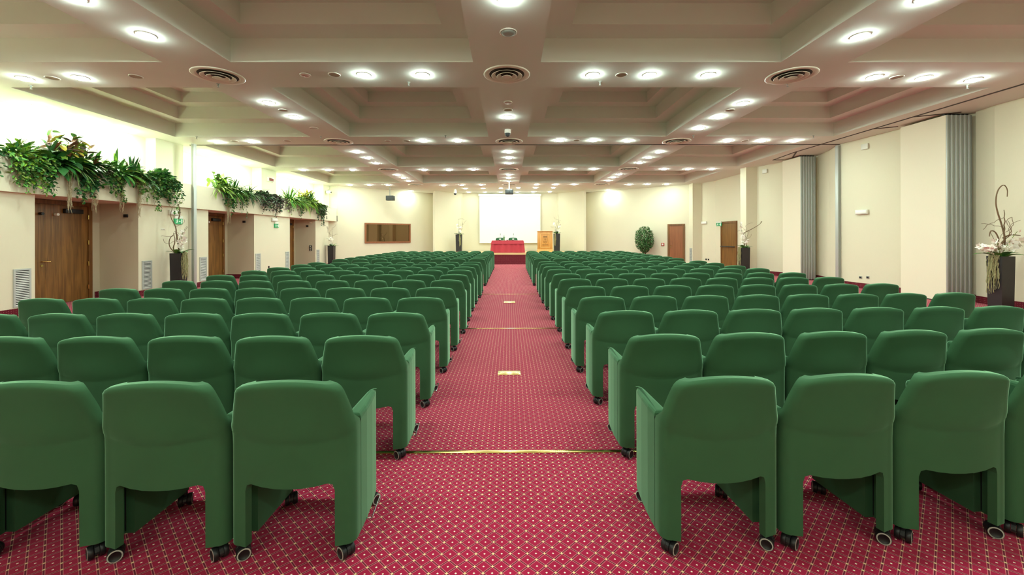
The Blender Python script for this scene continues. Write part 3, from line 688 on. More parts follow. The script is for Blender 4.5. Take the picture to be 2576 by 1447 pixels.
# ------------------------------------------------------------------ chairs
HW = .2785
def shell_path(z, off):
    w = HW if z <= .61 else HW - (z-.61)/(.785-.61)*(HW-.238)
    if z > .785: w = {.803: .229, .814: .216, .82: .196}.get(z, .238)
    y0 = -.03 if z <= .52 else -.03-.062*((z-.52)/.30)**1.35
    y0 += {.803: .004, .814: .012, .82: .026}.get(z, 0)
    ye = .058 if z <= .60 else max(y0+.047, .058-(z-.60)*1.3)
    rr = .045
    ww, yy0, r2 = w-off, y0+off, max(rr-off*.7, .012)
    P = [(-ww, ye), (-ww, (ye+yy0+r2)/2)]
    for k in range(6):
        a = PI + k/5*PI/2; P.append((-ww+r2+r2*math.cos(a), yy0+r2+r2*math.sin(a)))
    inner = ww-r2
    T = [-.923, -.846, -.812, -.726, -.5, -.25, 0, .25, .5, .726, .812, .846, .923]
    for t in T:
        x = t*inner; P.append((x, yy0-(.036 if z < .6 else .036-.028*min(1, (z-.6)/.15))*(1-t*t)+(.0025 if z == .55 and off == 0 else 0)))
    Q = [(-x, y) for x, y in reversed(P[:8])]
    return P+Q, w
ZL_ = [.075, .16, .25, .325, .42, .50, .540, .55, .560, .585, .61, .65, .69, .73, .76, .785, .803, .814, .82]
def chair_shell():
    NP = len(shell_path(.3, 0)[0]); inner_cols = list(range(9, NP-9))       # columns between the legs
    NR = len(ZL_)
    def grid(off):
        g = []
        for ri, z in enumerate(ZL_):
            P, w = shell_path(z, off); row = []
            for ci, (x, y) in enumerate(P):
                zz = z
                if ri == 3 and ci in inner_cols:
                    t = abs(ci-NP//2); zz = {0: .346, 1: .347, 2: .352, 3: .36, 4: .352, 5: .325}.get(t, .362)
                if z > .7:
                    zz = zz - .020*(x/w)**2*(z-.7)/.12
                if .53 < z < .57: zz += .032*(abs(x)/w)**2.2 - .012
                row.append((x, y, zz))
            g.append(row)
        return g
    A, B = grid(0), grid(.032)
    mb = MB(); idx = lambda r_, c_: r_*NP+c_
    faces = []
    for ri in range(NR-1):
        for ci in range(NP-1):
            if ri < 3 and ci >= 9 and ci+1 <= NP-10: continue
            faces.append((idx(ri, ci), idx(ri, ci+1), idx(ri+1, ci+1), idx(ri+1, ci)))
    va = [p for row in A for p in row]; vb = [p for row in B for p in row]; n = len(va)
    edges = {}
    for f in faces:
        for a, b in zip(f, f[1:]+f[:1]): edges[(a, b)] = 1
    rim = [(b, a, a+n, b+n) for (a, b) in edges if (b, a) not in edges]
    mb.add(va+vb, faces+[tuple(reversed([i+n for i in f])) for f in faces], 0, True)
    allv = va+vb
    for f in rim: mb.add([allv[i] for i in f], ((0, 1, 2, 3),), 0, False)
    return mb
def armrest_mb(sx):
    poly = [(HW, .062), (.276, .15), (.266, .26), (.252, .36), (.243, .392), (.232, .404), (.218, .404), (.207, .392), (.204, .36), (.204, .062)]
    cx, cy = .24, .22
    mb = MB(); rings = []
    for z, k in ((.075, 0), (.60, 0), (.612, .004), (.619, .012), (.621, .022)):
        ring = []
        for x, y in poly:
            hx = .5*(.075) ; ring.append((sx*(x+(-k if x > cx else k)*.9), y+(-k if y > cy else k)*.9, z))
        rings.append(ring)
    n = len(poly); vs = [p for r_ in rings for p in r_]
    fs = [(i*n+k, i*n+(k+1) % n, (i+1)*n+(k+1) % n, (i+1)*n+k) for i in range(len(rings)-1) for k in range(n)] + [tuple(reversed(range(n))), tuple(range((len(rings)-1)*n, len(rings)*n))]
    if sx < 0: fs = [tuple(reversed(f)) for f in fs]
    mb.add(vs, fs, 0, False)
    return mb
def backpad_mb():
    mb = MB(); nx, nz = 8, 8; vs = []
    for side in (0, 1):
        for i in range(nz+1):
            z = .42+(.795-.42)*i/nz
            w = (.215 if z < .6 else .215-(z-.6)*.16); y0 = -.03 if z <= .55 else -.03-(z-.55)/.27*.062
            for k in range(nx+1):
                t = -1+2*k/nx; e = (1-t**4)*(1-(2*i/nz-1)**6)
                vs.append((t*w, y0+(.03 if side == 0 else .05+.05*e), z))
    W_ = nx+1; S = W_*(nz+1); fs = []
    for i in range(nz):
        for k in range(nx):
            a = i*W_+k; fs.append((a, a+1, a+W_+1, a+W_)); fs.append((S+a+W_, S+a+W_+1, S+a+1, S+a))
    for i in range(nz):
        for k in (0, nx):
            a = i*W_+k; q = (a, a+W_, S+a+W_, S+a); fs.append(q if k == 0 else tuple(reversed(q)))
    for k in range(nx):
        a = nz*W_+k; fs.append((a, a+1, S+a+1, S+a)); fs.append((k+1, k, S+k, S+k+1))
    mb.add(vs, fs, 0, True); return mb
def caster_mb(): 
    mb = MB(); mb.tube([(0, 0, .082), (0, 0, .05)], .010, 8)
    v0 = len(mb.v)
    # hood: half cylinder over the wheels, axis along x
    n = 10; vs, fs = [], []
    for x in (-.008, .008):
        for k in range(n+1):
            a = -.2+k/n*(PI+.4); vs.append((x, .030*math.cos(a), .030+.030*math.sin(a)))
    for k in range(n): fs.append((k, k+1, n+2+k, n+1+k))
    fs.append(tuple(range(n+1))); fs.append(tuple(reversed(range(n+1, 2*n+2))))
    mb.add(vs, fs, 0, False); return mb
def wheel_mb():
    mb = MB()
    for s_ in (-1, 1):
        prof = [(.0005, .009), (.028, .009), (.030, .012), (.030, .026), (.0275, .030)]
        ring = [(.0275, .030), (.0225, .031)]; cap = [(.0225, .031), (.021, .0285), (.0005, .0275)]
        for pr, mi in ((prof, 0), (ring, 1), (cap, 0)):
            n = 18; vs = [(s_*h, r_*math.cos(2*PI*k/n), .030+r_*math.sin(2*PI*k/n)) for r_, h in pr for k in range(n)]
            fs = [(i*n+k, i*n+(k+1) % n, (i+1)*n+(k+1) % n, (i+1)*n+k) for i in range(len(pr)-1) for k in range(n)]
            mb.add(vs, fs, mi, True)
    return mb
CAST = ((-.232, .0, 2.2), (.232, .0, .9), (-.212, .375, .5), (.232, .375, 2.6))
shell_m, armR, armL, pad_m, cas_m, whl_m = chair_shell(), armrest_mb(1), armrest_mb(-1), backpad_mb(), caster_mb(), wheel_mb()
seat_m = MB().rbox(-.2, .2, .03, .41, .36, .455, .03, 3)
gap_l = MB().box(-.277, -.243, .0592, .0612, .085, .60); gap_r = MB().box(.243, .277, .0592, .0612, .085, .60)
def chair_proto(lod):
    root = bpy.data.objects.new('armchair', None); C.objects.link(root)
    if lod == 2:                                     # far rows: one mesh
        mb = MB()
        for src, mi in ((shell_m, 0), (armR, 1), (armL, 1), (pad_m, 0), (seat_m, 0)): mb.add(src.v, src.f, mi, True); mb.s[-len(src.f):] = src.s
        for x, y, a in CAST:
            v0 = len(mb.v); mb.add(cas_m.v, cas_m.f, 2)
            mb.tube([(-.03, 0, .03), (.03, 0, .03)], .03, 10, 2)
            mb.xf(Matrix.Translation((x, y, 0)) @ Matrix.Rotation(a, 4, 'Z'), v0)
        o = mb.build('armchair', [M['fabric'], M['fabric'], M['black']]); bpy.data.objects.remove(root); return o
    shell_m.build('back_shell', M['fabric'], root); pad_m.build('backrest', M['fabric'], root); seat_m.build('seat', M['fabric'], root)
    armL.build('armrest', M['fabric'], root); armR.build('armrest', M['fabric'], root)
    if lod == 0: gap_l.build('seam_strip', M['black'], root); gap_r.build('seam_strip', M['black'], root)
    cm = wm = None
    for x, y, a in CAST:
        if lod == 0:
            if cm is None:
                c = cas_m.build('caster', M['black'], root); wl_ = whl_m.build('wheel', [M['black'], M['ring']], c); cm, wm = c.data, wl_.data
            else:
                c = bpy.data.objects.new('caster', cm); C.objects.link(c); c.parent = root
                wl_ = bpy.data.objects.new('wheel', wm); C.objects.link(wl_); wl_.parent = c
        else:
            if cm is None:
                mb = MB(); mb.add(cas_m.v, cas_m.f, 0); mb.add(whl_m.v, whl_m.f, 0, True); mb.m[-len(whl_m.f):] = whl_m.m
                c = mb.build('caster', [M['black'], M['ring']], root); cm = c.data
            else:
                c = bpy.data.objects.new('caster', cm); C.objects.link(c); c.parent = root
        c.location = (x, y, 0); c.rotation_euler.z = a
    return root
PROTO = {}
def tree_copy(o, parent=None):
    c = o.copy(); C.objects.link(c); c.parent = parent
    for ch in o.children: tree_copy(ch, c)
    return c
def place_chair(lod, x, y, rz, label, group='rows of green armchairs', z=0):
    if lod not in PROTO: PROTO[lod] = o = chair_proto(lod)
    else: o = tree_copy(PROTO[lod])
    o.location = (x, y, z); o.rotation_euler.z = rz
    tag(o, label, 'chair', group); return o
ROWL = [1.875, 2.71, 3.525, 4.41, 5.26, 6.19, 7.10, 8.05, 8.90, 9.82, 10.64, 12.28, 13.16, 14.08, 15.02, 15.98, 17.0, 18.0, 19.05]
ROWR = [1.90, 2.715, 3.575, 4.42, 5.35, 6.30, 7.19, 8.18, 9.0, 9.93, 10.82, 12.28, 13.17, 14.08, 14.98, 15.88, 16.8, 17.75, 18.8]
CXL = [-.978, -.955, -.957, -.945, -.944, -.936, -.955, -.972, -.976, -.955, -.968, -.966, -.968, -.97, -.972, -.974, -.976, -.976, -.976]
CXR = [.966, 1.004, .996, .984, .992, .998, .994, .986, .974, .986, .998, .966, .98, .985, .99, .995, 1.0, 1.01, 1.018]
SLR = [.056, .055, .05, .052, .046, .035, .02, .02, .02, .02, .02, .01, .01, .005, 0, 0, 0, 0, 0]
for side, ROW, CXS, sg in (('planter', ROWL, CXL, -1), ('partition', ROWR, CXR, 1)):
    for ri in range(19):
        sl = SLR[ri] if sg > 0 else 0.0
        pitch = (.569 if ri < 11 else .578) if sg < 0 else (.5705 if ri < 11 else .574)
        lod = 0 if ri < 6 else 1 if ri < 11 else 2
        for k in range(8):
            x = CXS[ri]+sg*k*pitch; y = ROW[ri]+sl*k*pitch
            if abs(x)/(y+.4)*F > 1288+330: continue
            rr = random.Random(ri*50+k+(7 if sg > 0 else 0)); jy = rr.uniform(-.008, .008) if k else 0
            rowtxt = f'{ORD[ri]} row from the back' if ri < 11 else f'{ORD[18-ri]} row from the stage'
            seat = f'{ORD[k]} seat from the aisle' if k else 'seat on the aisle'
            o = place_chair(lod, x, y+jy, sl + rr.uniform(-.006, .006), f'green armchair on casters, {seat}, {rowtxt}, {side} side')
            if sg < 0 and k == 0 and ri < 4:
                MB().tube([(HW+.004, .12, .09), (HW+.022, .12, .095), (HW+.026, .13, .08), (HW+.012, .2, .06), (HW+.02, .28, .1), (HW+.004, .28, .1)], .004, 6).build('linking_hook', M['chrome'], o)
# two armchairs behind the stage table, facing the hall
for px, lab in ((1258.3, 'green armchair behind the stage table, nearer the bottle'), (1290.5, 'green armchair behind the stage table, nearer the lectern')):
    p = onY(px, 600, 23.45)
    place_chair(2, p.x, 23.5, PI, lab, 'armchairs behind the stage table', SZ+.004)

# ------------------------------------------------------------------ plants
def leaf(mb, p, d, ln, w, droop=.5, mi=0, n=4, fold=.15, roll=0):
    """one leaf: a curved pointed blade from p in direction d."""
    p = Vector(p); d = Vector(d).normalized()
    side = d.cross(Vector((0, 0, 1))); side = side.normalized() if side.length > 1e-3 else Vector((1, 0, 0))
    if roll: side = (Matrix.Rotation(roll, 3, d) @ side)
    vs, fs = [], []; q = p.copy(); dd = d.copy()
    for i in range(n+1):
        t = i/n; ww = w*math.sin(PI*min(1, .12+.88*t))**.8*.5 if i < n else 0
        up = side.cross(dd)
        vs += [q - side*ww + up*(fold*ww), q, q + side*ww + up*(fold*ww)]
        dd = (dd + Vector((0, 0, -droop/n))).normalized(); q = q + dd*(ln/n)
    for i in range(n):
        for k in (0, 1): fs.append((i*3+k, i*3+k+1, i*3+k+4, i*3+k+3))
    mb.add(vs, fs, mi, True)
def rdir(rnd, up=0.0, out=0.0):
    a = rnd.uniform(0, 2*PI); z = rnd.uniform(-1, 1); s = math.sqrt(1-z*z)
    return Vector((s*math.cos(a)+out, s*math.sin(a), z+up))
def trail(mb, p, length, rnd, lw, ll, nm, stem_mi, dens=38, spread=.05, sway=0.0):
    """a hanging stem with leaves, falling over the ledge front."""
    pts = [Vector(p)]; n = max(4, int(length/.06)); q = Vector(p); sw = rnd.uniform(-.35, .35)+sway
    for i in range(n):
        q = q + Vector((rnd.uniform(-.006, .012) if i < 3 else rnd.uniform(-.007, .007), sw*.06*.5+rnd.uniform(-.012, .012), -length/n))
        q.x = max(q.x, XF+.02); pts.append(q.copy())
    mb.tube(pts, .003, 4, stem_mi, False)
    for i in range(int(length*dens)):
        t = rnd.random(); k = min(len(pts)-2, int(t*(len(pts)-1))); c = pts[k].lerp(pts[k+1], rnd.random())
        s = (1-.45*t); d = rdir(rnd, -.5, .45); off = Vector((rnd.uniform(0, spread), rnd.uniform(-spread, spread), 0))*s
        leaf(mb, c+off, d, ll*s*rnd.uniform(.7, 1.15), lw*s*rnd.uniform(.75, 1.15), .7, rnd.choice(nm), 3, .2, rnd.uniform(-1, 1))
def ivy(y, wy, top, trails, label, mats, nm, seed, n=260, ll=.075, lw=.045, x=-9.12, cat='ivy', name='trailing_ivy', sway=0, dens=38):
    rnd = random.Random(seed); mb = MB(); stem = 0; n = int(n*1.7); ll *= 1.2; lw *= 1.2; dens *= 1.45
    for i in range(n):
        a = rdir(rnd); rr = rnd.random()**.4
        c = Vector((x+(.24 if a.x > 0 else .2)*a.x*rr, y+wy*a.y*rr, ZT-.02+(top-ZT)*max(-.6, a.z)*rr)); 
        if c.x < XF+.01 and c.z < ZT: c.z = ZT+rnd.random()*.05
        elif c.x > XF and rnd.random() < .75: c.z = min(c.z, ZT+.1)-rnd.random()**1.5*.42
        leaf(mb, c, Vector((a.x+.5, a.y, a.z+.2))+rdir(rnd)*.7, ll*rnd.uniform(.7, 1.2), lw*rnd.uniform(.7, 1.2), .6, rnd.choice(nm), 3, .2, rnd.uniform(-.8, .8))
    for i in range(14):
        a = rdir(rnd); mb.tube([(x-.05, y, ZT-.25), (x, y+wy*.4*a.y, ZT-.02), (x+.1*a.x, y+wy*.8*a.y, ZT+(top-ZT)*.5*abs(a.z))], .004, 4, stem, False)
    for (ty, ln) in trails: trail(mb, (XF+.05+rnd.random()*.05, ty, ZT+.02), ln, rnd, lw, ll, nm, stem, dens, .055, sway)
    return tag(off_ledge(mb).build(name, mats), label, cat, 'plants on the planter ledge')
def blades(y, n, ln, w, label, mats, nm, seed, x=-9.2, z=ZT-.08, up=.6, out=.35, droop=1.2, name='leafy_plant', cat='plant', spread=.05, ysp=1.0, stemh=0):
    """a rosette or tuft of long leaves springing from one crown."""
    rnd = random.Random(seed); mb = MB(); n = int(n*1.7); ln *= 1.12; w *= 1.25; up *= 1.25
    mb.tube([(x-.02, y, ZT-.3), (x, y, z+.02)], .03, 8, 0)
    for i in range(n):
        d = rdir(rnd); d = Vector((d.x*.8+out, d.y*ysp, abs(d.z)*.5+up*rnd.uniform(.5, 1.3)))
        b = Vector((x+rnd.uniform(-spread, spread), y+rnd.uniform(-spread, spread)*2, z+rnd.uniform(0, stemh)))
        leaf(mb, b, d, ln*rnd.uniform(.65, 1.15), w*rnd.uniform(.7, 1.15), droop*rnd.uniform(.6, 1.3), rnd.choice(nm), 6, .25, rnd.uniform(-.3, .3))
    return tag(off_ledge(mb).build(name, mats), label, cat, 'plants on the planter ledge')
def stems(y, n, h, ll, lw, label, mats, nm, seed, x=-9.25, name='leafy_plant', cat='plant', wy=.3, droop=.7):
    """upright stems carrying large leaves."""
    rnd = random.Random(seed); mb = MB(); n = int(n*2.0); ll *= .95; lw *= 1.1; h *= 1.1
    for i in range(n):
        t = Vector((x+rnd.uniform(-.1, .25), y+rnd.uniform(-wy, wy), ZT+h*rnd.uniform(.4, 1)))
        b = Vector((x, y+rnd.uniform(-.1, .1), ZT-.25)); m_ = b.lerp(t, .6)+Vector((0, 0, .06))
        mb.tube([b, m_, t], [.008, .006, .004], 5, 0, False)
        for k in range(5):
            c = m_.lerp(t, k/4); d = rdir(rnd, .15, .35); leaf(mb, c, d, ll*rnd.uniform(.7, 1.15), lw*rnd.uniform(.8, 1.1), droop, rnd.choice(nm), 5, .2, rnd.uniform(-.5, .5))
    return tag(off_ledge(mb).build(name, mats), label, cat, 'plants on the planter ledge')
def spanish(y, ln, label, seed, x=XF+.06, wd=.05):
    rnd = random.Random(seed); mb = MB()
    for i in range(26):
        p = Vector((x+rnd.uniform(-.02, .03), y+rnd.uniform(-wd, wd), ZT-.05)); pts = [p.copy()]; n = 12
        l2 = ln*rnd.uniform(.6, 1)
        for k in range(n):
            p = p+Vector((rnd.uniform(-.012, .012), rnd.uniform(-.02, .02)+(y-p.y)*.12, -l2/n)); p.x = max(p.x, XF+.012); pts.append(p.copy())
        mb.tube(pts, .0035, 4, 0, False)
    return tag(off_ledge(mb).build('hanging_moss', M['smoss']), label, 'moss', 'dry moss hanging from the ledge')
B = M['bark']
# nearest alcove
ivy(7.15, .35, 3.2, [(6.9, .3), (7.2, .25)], 'low dark ivy at the near end of the planter ledge', [B, L['mid'], L['dark'], L['deep']], [1, 2, 2, 3], 11, 220)
ivy(7.78, .3, 3.3, [(7.46, .5), (7.5, .62), (7.54, .45), (7.58, .7), (7.62, .5), (7.66, .5), (7.7, .55), (7.75, .6), (7.8, .5), (7.84, .66), (7.88, .6), (7.9, .72), (7.94, .55), (7.98, .5), (8.06, .45)], 'light green bushy ivy trailing thickly, nearest the viewer', [B, L['mid'], L['olive'], L['lime'], L['dark']], [1, 1, 2, 3, 4], 12, 420, .09, .045)
ivy(8.1, .14, 3.18, [(8.08, .7), (8.12, .55), (8.17, .66)], 'dark green ivy strand hanging beside the light green ivy', [B, L['dark'], L['deep'], L['mid']], [1, 1, 2, 3], 13, 130, .085, .06)
blades(8.42, 34, .58, .15, 'peace lily with broad dark drooping leaves on the ledge', [B, L['dark'], L['deep'], L['mid']], [1, 1, 2, 3], 14, up=.45, out=.55, droop=1.7, name='peace_lily', spread=.1)
stems(8.62, 9, .5, .26, .09, 'tall croton with rust, yellow and green leaves', [B, L['rust'], L['yel'], L['mid'], L['purp'], L['lime']], [1, 1, 2, 3, 4, 5], 15, name='croton', wy=.3)
stems(8.75, 6, .6, .17, .11, 'tallest upright leafy stems rising behind the croton', [B, L['mid'], L['lime'], L['dark']], [1, 2, 2, 3], 16, x=-9.4, name='leafy_shrub', wy=.25)
blades(8.62, 46, .5, .02, 'striped spider plant spilling over the ledge below the croton', [B, L['pale'], L['mid'], L['pale']], [1, 2, 3], 17, up=.35, out=.7, droop=2.1, name='spider_plant', spread=.03)
ivy(8.95, .22, 3.2, [(8.72, .6), (8.82, .72), (8.88, .85), (8.93, .7), (9.02, .5)], 'deep green pothos trailing low beside the spider plant', [B, L['deep'], L['dark'], L['mid']], [1, 1, 2, 3], 18, 170, .1, .075, name='trailing_pothos', cat='pothos', sway=-.35)
blades(9.02, 44, .5, .035, 'dark purple-leaved tuft arching over the ledge', [B, L['purp'], L['deep'], L['rust']], [1, 1, 2, 3], 19, up=.6, out=.5, droop=1.5, name='dracaena', spread=.05)
stems(9.35, 9, .28, .22, .07, 'bright green leafy plant in the middle of the nearest group', [B, L['mid'], L['lime'], L['dark']], [1, 1, 2, 3], 20, name='leafy_plant', wy=.35)
ivy(9.4, .3, 3.15, [(9.18, .55), (9.3, .5), (9.42, .62), (9.5, .7), (9.56, .8)], 'mixed green ivy with long strands under the bright leafy plant', [B, L['dark'], L['mid'], L['olive']], [1, 1, 2, 3], 21, 240, .08, .05)
blades(9.72, 44, .55, .07, 'arching broad-bladed fern on the nearest group', [B, L['mid'], L['dark'], L['lime']], [1, 1, 2, 3], 22, up=.5, out=.55, droop=1.5, name='fern')
blades(10.08, 12, .5, .05, 'spiky dark bromeliad standing up above the ferns', [B, L['purp'], L['rust'], L['deep']], [1, 2, 3], 23, up=1.6, out=.1, droop=.25, name='bromeliad', spread=.02)
blades(10.15, 30, .52, .06, 'dark arching fern next to the bromeliad', [B, L['dark'], L['deep'], L['mid']], [1, 2, 3], 24, up=.45, out=.5, droop=1.6, name='fern')
ivy(10.1, .28, 3.1, [(9.9, .5), (10.02, .6), (10.12, .72), (10.22, .86), (10.3, .5)], 'olive ivy with a long strand beneath the bromeliad', [B, L['olive'], L['mid'], L['dark']], [1, 1, 2, 3], 25, 180, .075, .045, sway=.25)
ivy(10.82, .38, 3.25, [(10.48, .8), (10.55, .85), (10.65, .5), (10.75, .45), (10.85, .55), (10.95, .6), (11.05, .9), (11.12, .95), (11.2, .6)], 'dense glossy ivy bush closing the nearest group of plants', [B, L['dark'], L['mid'], L['deep'], L['olive']], [1, 1, 2, 3, 4], 26, 620, .085, .055)
for i, (y, ln) in enumerate(((8.47, 1.0), (8.98, .95), (9.6, .9), (10.05, 1.0), (10.95, .65))):
    spanish(y, ln, f'{ORD[i]} beard of dry moss from the near end, nearest plant group', 60+i)
# middle alcove
stems(13.15, 9, .5, .24, .1, 'upright leafy plant rising at the start of the middle group', [B, L['mid'], L['lime'], L['dark']], [1, 2, 2, 3], 31, x=-9.3, wy=.3, name='leafy_shrub')
blades(13.05, 60, .6, .035, 'pale striped grass plant at the start of the middle group', [B, L['pale'], L['mid'], L['lime']], [1, 2, 3], 32, up=.55, out=.5, droop=1.6, name='spider_plant')
ivy(13.3, .35, 3.15, [(13.05, .5), (13.15, .6), (13.25, .55), (13.4, .7), (13.48, .85), (13.55, .6)], 'dark ivy strand hanging under the pale grass plant', [B, L['dark'], L['olive'], L['mid'], L['deep']], [1, 2, 3, 4], 33, 240, .09, .06)
blades(13.75, 80, .6, .04, 'mid green grassy plant in the middle group', [B, L['mid'], L['dark'], L['lime']], [1, 1, 2, 3], 34, up=.55, out=.55, droop=1.6, name='grass_plant')
ivy(13.95, .3, 3.1, [(13.8, .6), (13.9, .75), (14.0, .85), (14.1, .5)], 'grey green ivy hanging under the grassy plant', [B, L['grey'], L['dark'], L['olive']], [1, 2, 3], 35, 200, .08, .04)
blades(14.5, 90, .6, .035, 'drooping grey green grass next to the alcove pier', [B, L['grey'], L['mid'], L['dark']], [1, 1, 2, 3], 36, up=.5, out=.55, droop=1.8, name='grass_plant', spread=.12)
spanish(13.22, 1.05, 'single beard of dry moss under the middle plant group', 70)
# from the pier to the farthest alcove
ivy(15.3, .4, 3.18, [(15.0, .5), (15.1, .65), (15.2, .55), (15.3, .5), (15.45, .55), (15.55, .4)], 'dark purple-grey ivy bush in front of the alcove pier', [B, L['purp'], L['deep'], L['grey'], L['dark']], [1, 1, 2, 3, 4], 41, 420, .08, .06)
ivy(16.05, .42, 3.12, [(15.75, .5), (15.85, .65), (15.95, .75), (16.05, .6), (16.2, .4), (16.35, .35)], 'grey purple ivy beside the pier with a heavy hanging tip', [B, L['purp'], L['grey'], L['deep']], [1, 1, 2, 3], 42, 420, .08, .06)
ivy(16.85, .4, 3.02, [(16.7, .4), (16.8, .55), (16.92, .6), (17.05, .45)], 'thin greyish ivy just before the farthest alcove', [B, L['grey'], L['purp'], L['pale']], [1, 2, 3], 43, 220, .07, .05)
blades(17.3, 90, .75, .04, 'bright green fern in the farthest alcove', [B, L['lime'], L['mid'], L['mid']], [1, 2, 3], 44, up=.55, out=.5, droop=1.5, name='fern')
ivy(17.85, .3, 3.05, [(17.6, .4), (17.75, .75), (17.85, .6), (18.0, .5)], 'olive ivy hanging between the fern and yellow croton', [B, L['olive'], L['grey'], L['dark']], [1, 2, 3], 45, 200, .08, .05)
blades(18.15, 60, .65, .035, 'pale striped spider plant in the farthest alcove', [B, L['pale'], L['lime'], L['mid']], [1, 2, 3], 46, up=.55, out=.5, droop=1.8, name='spider_plant')
stems(18.5, 10, .5, .3, .08, 'yellow croton standing up in the farthest alcove', [B, L['yel'], L['lime'], L['olive']], [1, 1, 2, 3], 47, name='croton', wy=.45)
blades(19.0, 90, .75, .045, 'glossy green drooping plant next to the yellow croton', [B, L['mid'], L['lime'], L['dark']], [1, 2, 3], 48, up=.5, out=.55, droop=1.7, name='grass_plant', spread=.15)
stems(19.35, 6, .25, .28, .07, 'low yellow and rust leaved plant near the far end of the ledge', [B, L['yel'], L['rust'], L['lime']], [1, 2, 3], 49, wy=.35, name='croton')
ivy(19.75, .45, 3.05, [(19.2, .7), (19.35, .75), (19.5, .6), (19.65, 1.0), (19.75, 1.0), (19.85, .9), (20.0, .7), (20.15, .6)], 'dark grey green ivy hanging lowest at the far end of the ledge', [B, L['dark'], L['purp'], L['grey'], L['deep']], [1, 2, 3, 4], 50, 480, .085, .06)

# tall black planters with orchids and twisted branches
def wander(p, d, n, step, rnd, curl=.6, up=.2):
    pts = [Vector(p)]; d = Vector(d).normalized()
    for i in range(n):
        d = (d + rdir(rnd)*curl + Vector((0, 0, up))).normalized(); pts.append(pts[-1]+d*step)
    return pts
def flower(mb, p, d, s, rnd):
    d = Vector(d).normalized(); a0 = rnd.random()*6
    u = d.orthogonal().normalized(); w = d.cross(u)
    for k in range(5):
        a = a0+k*2*PI/5; e = (u*math.cos(a)+w*math.sin(a)); 
        c = Vector(p); sd = d.cross(e)
        vs = [c, c+e*s*.45-sd*s*.3+d*s*.06, c+e*s*.95+d*s*.02, c+e*s*.45+sd*s*.3+d*s*.06]
        mb.add(vs, ((0, 1, 2, 3),), 0, True)
    mb.lathe([(.0005, .012), (s*.09, .006), (s*.09, 0)], 6, 1, (0, 0, 0))
    k = 18; mt = Matrix.Translation(Vector(p)) @ d.to_track_quat('Z', 'Y').to_matrix().to_4x4(); mb.v[-k:] = [tuple(mt @ Vector(q)) for q in mb.v[-k:]]
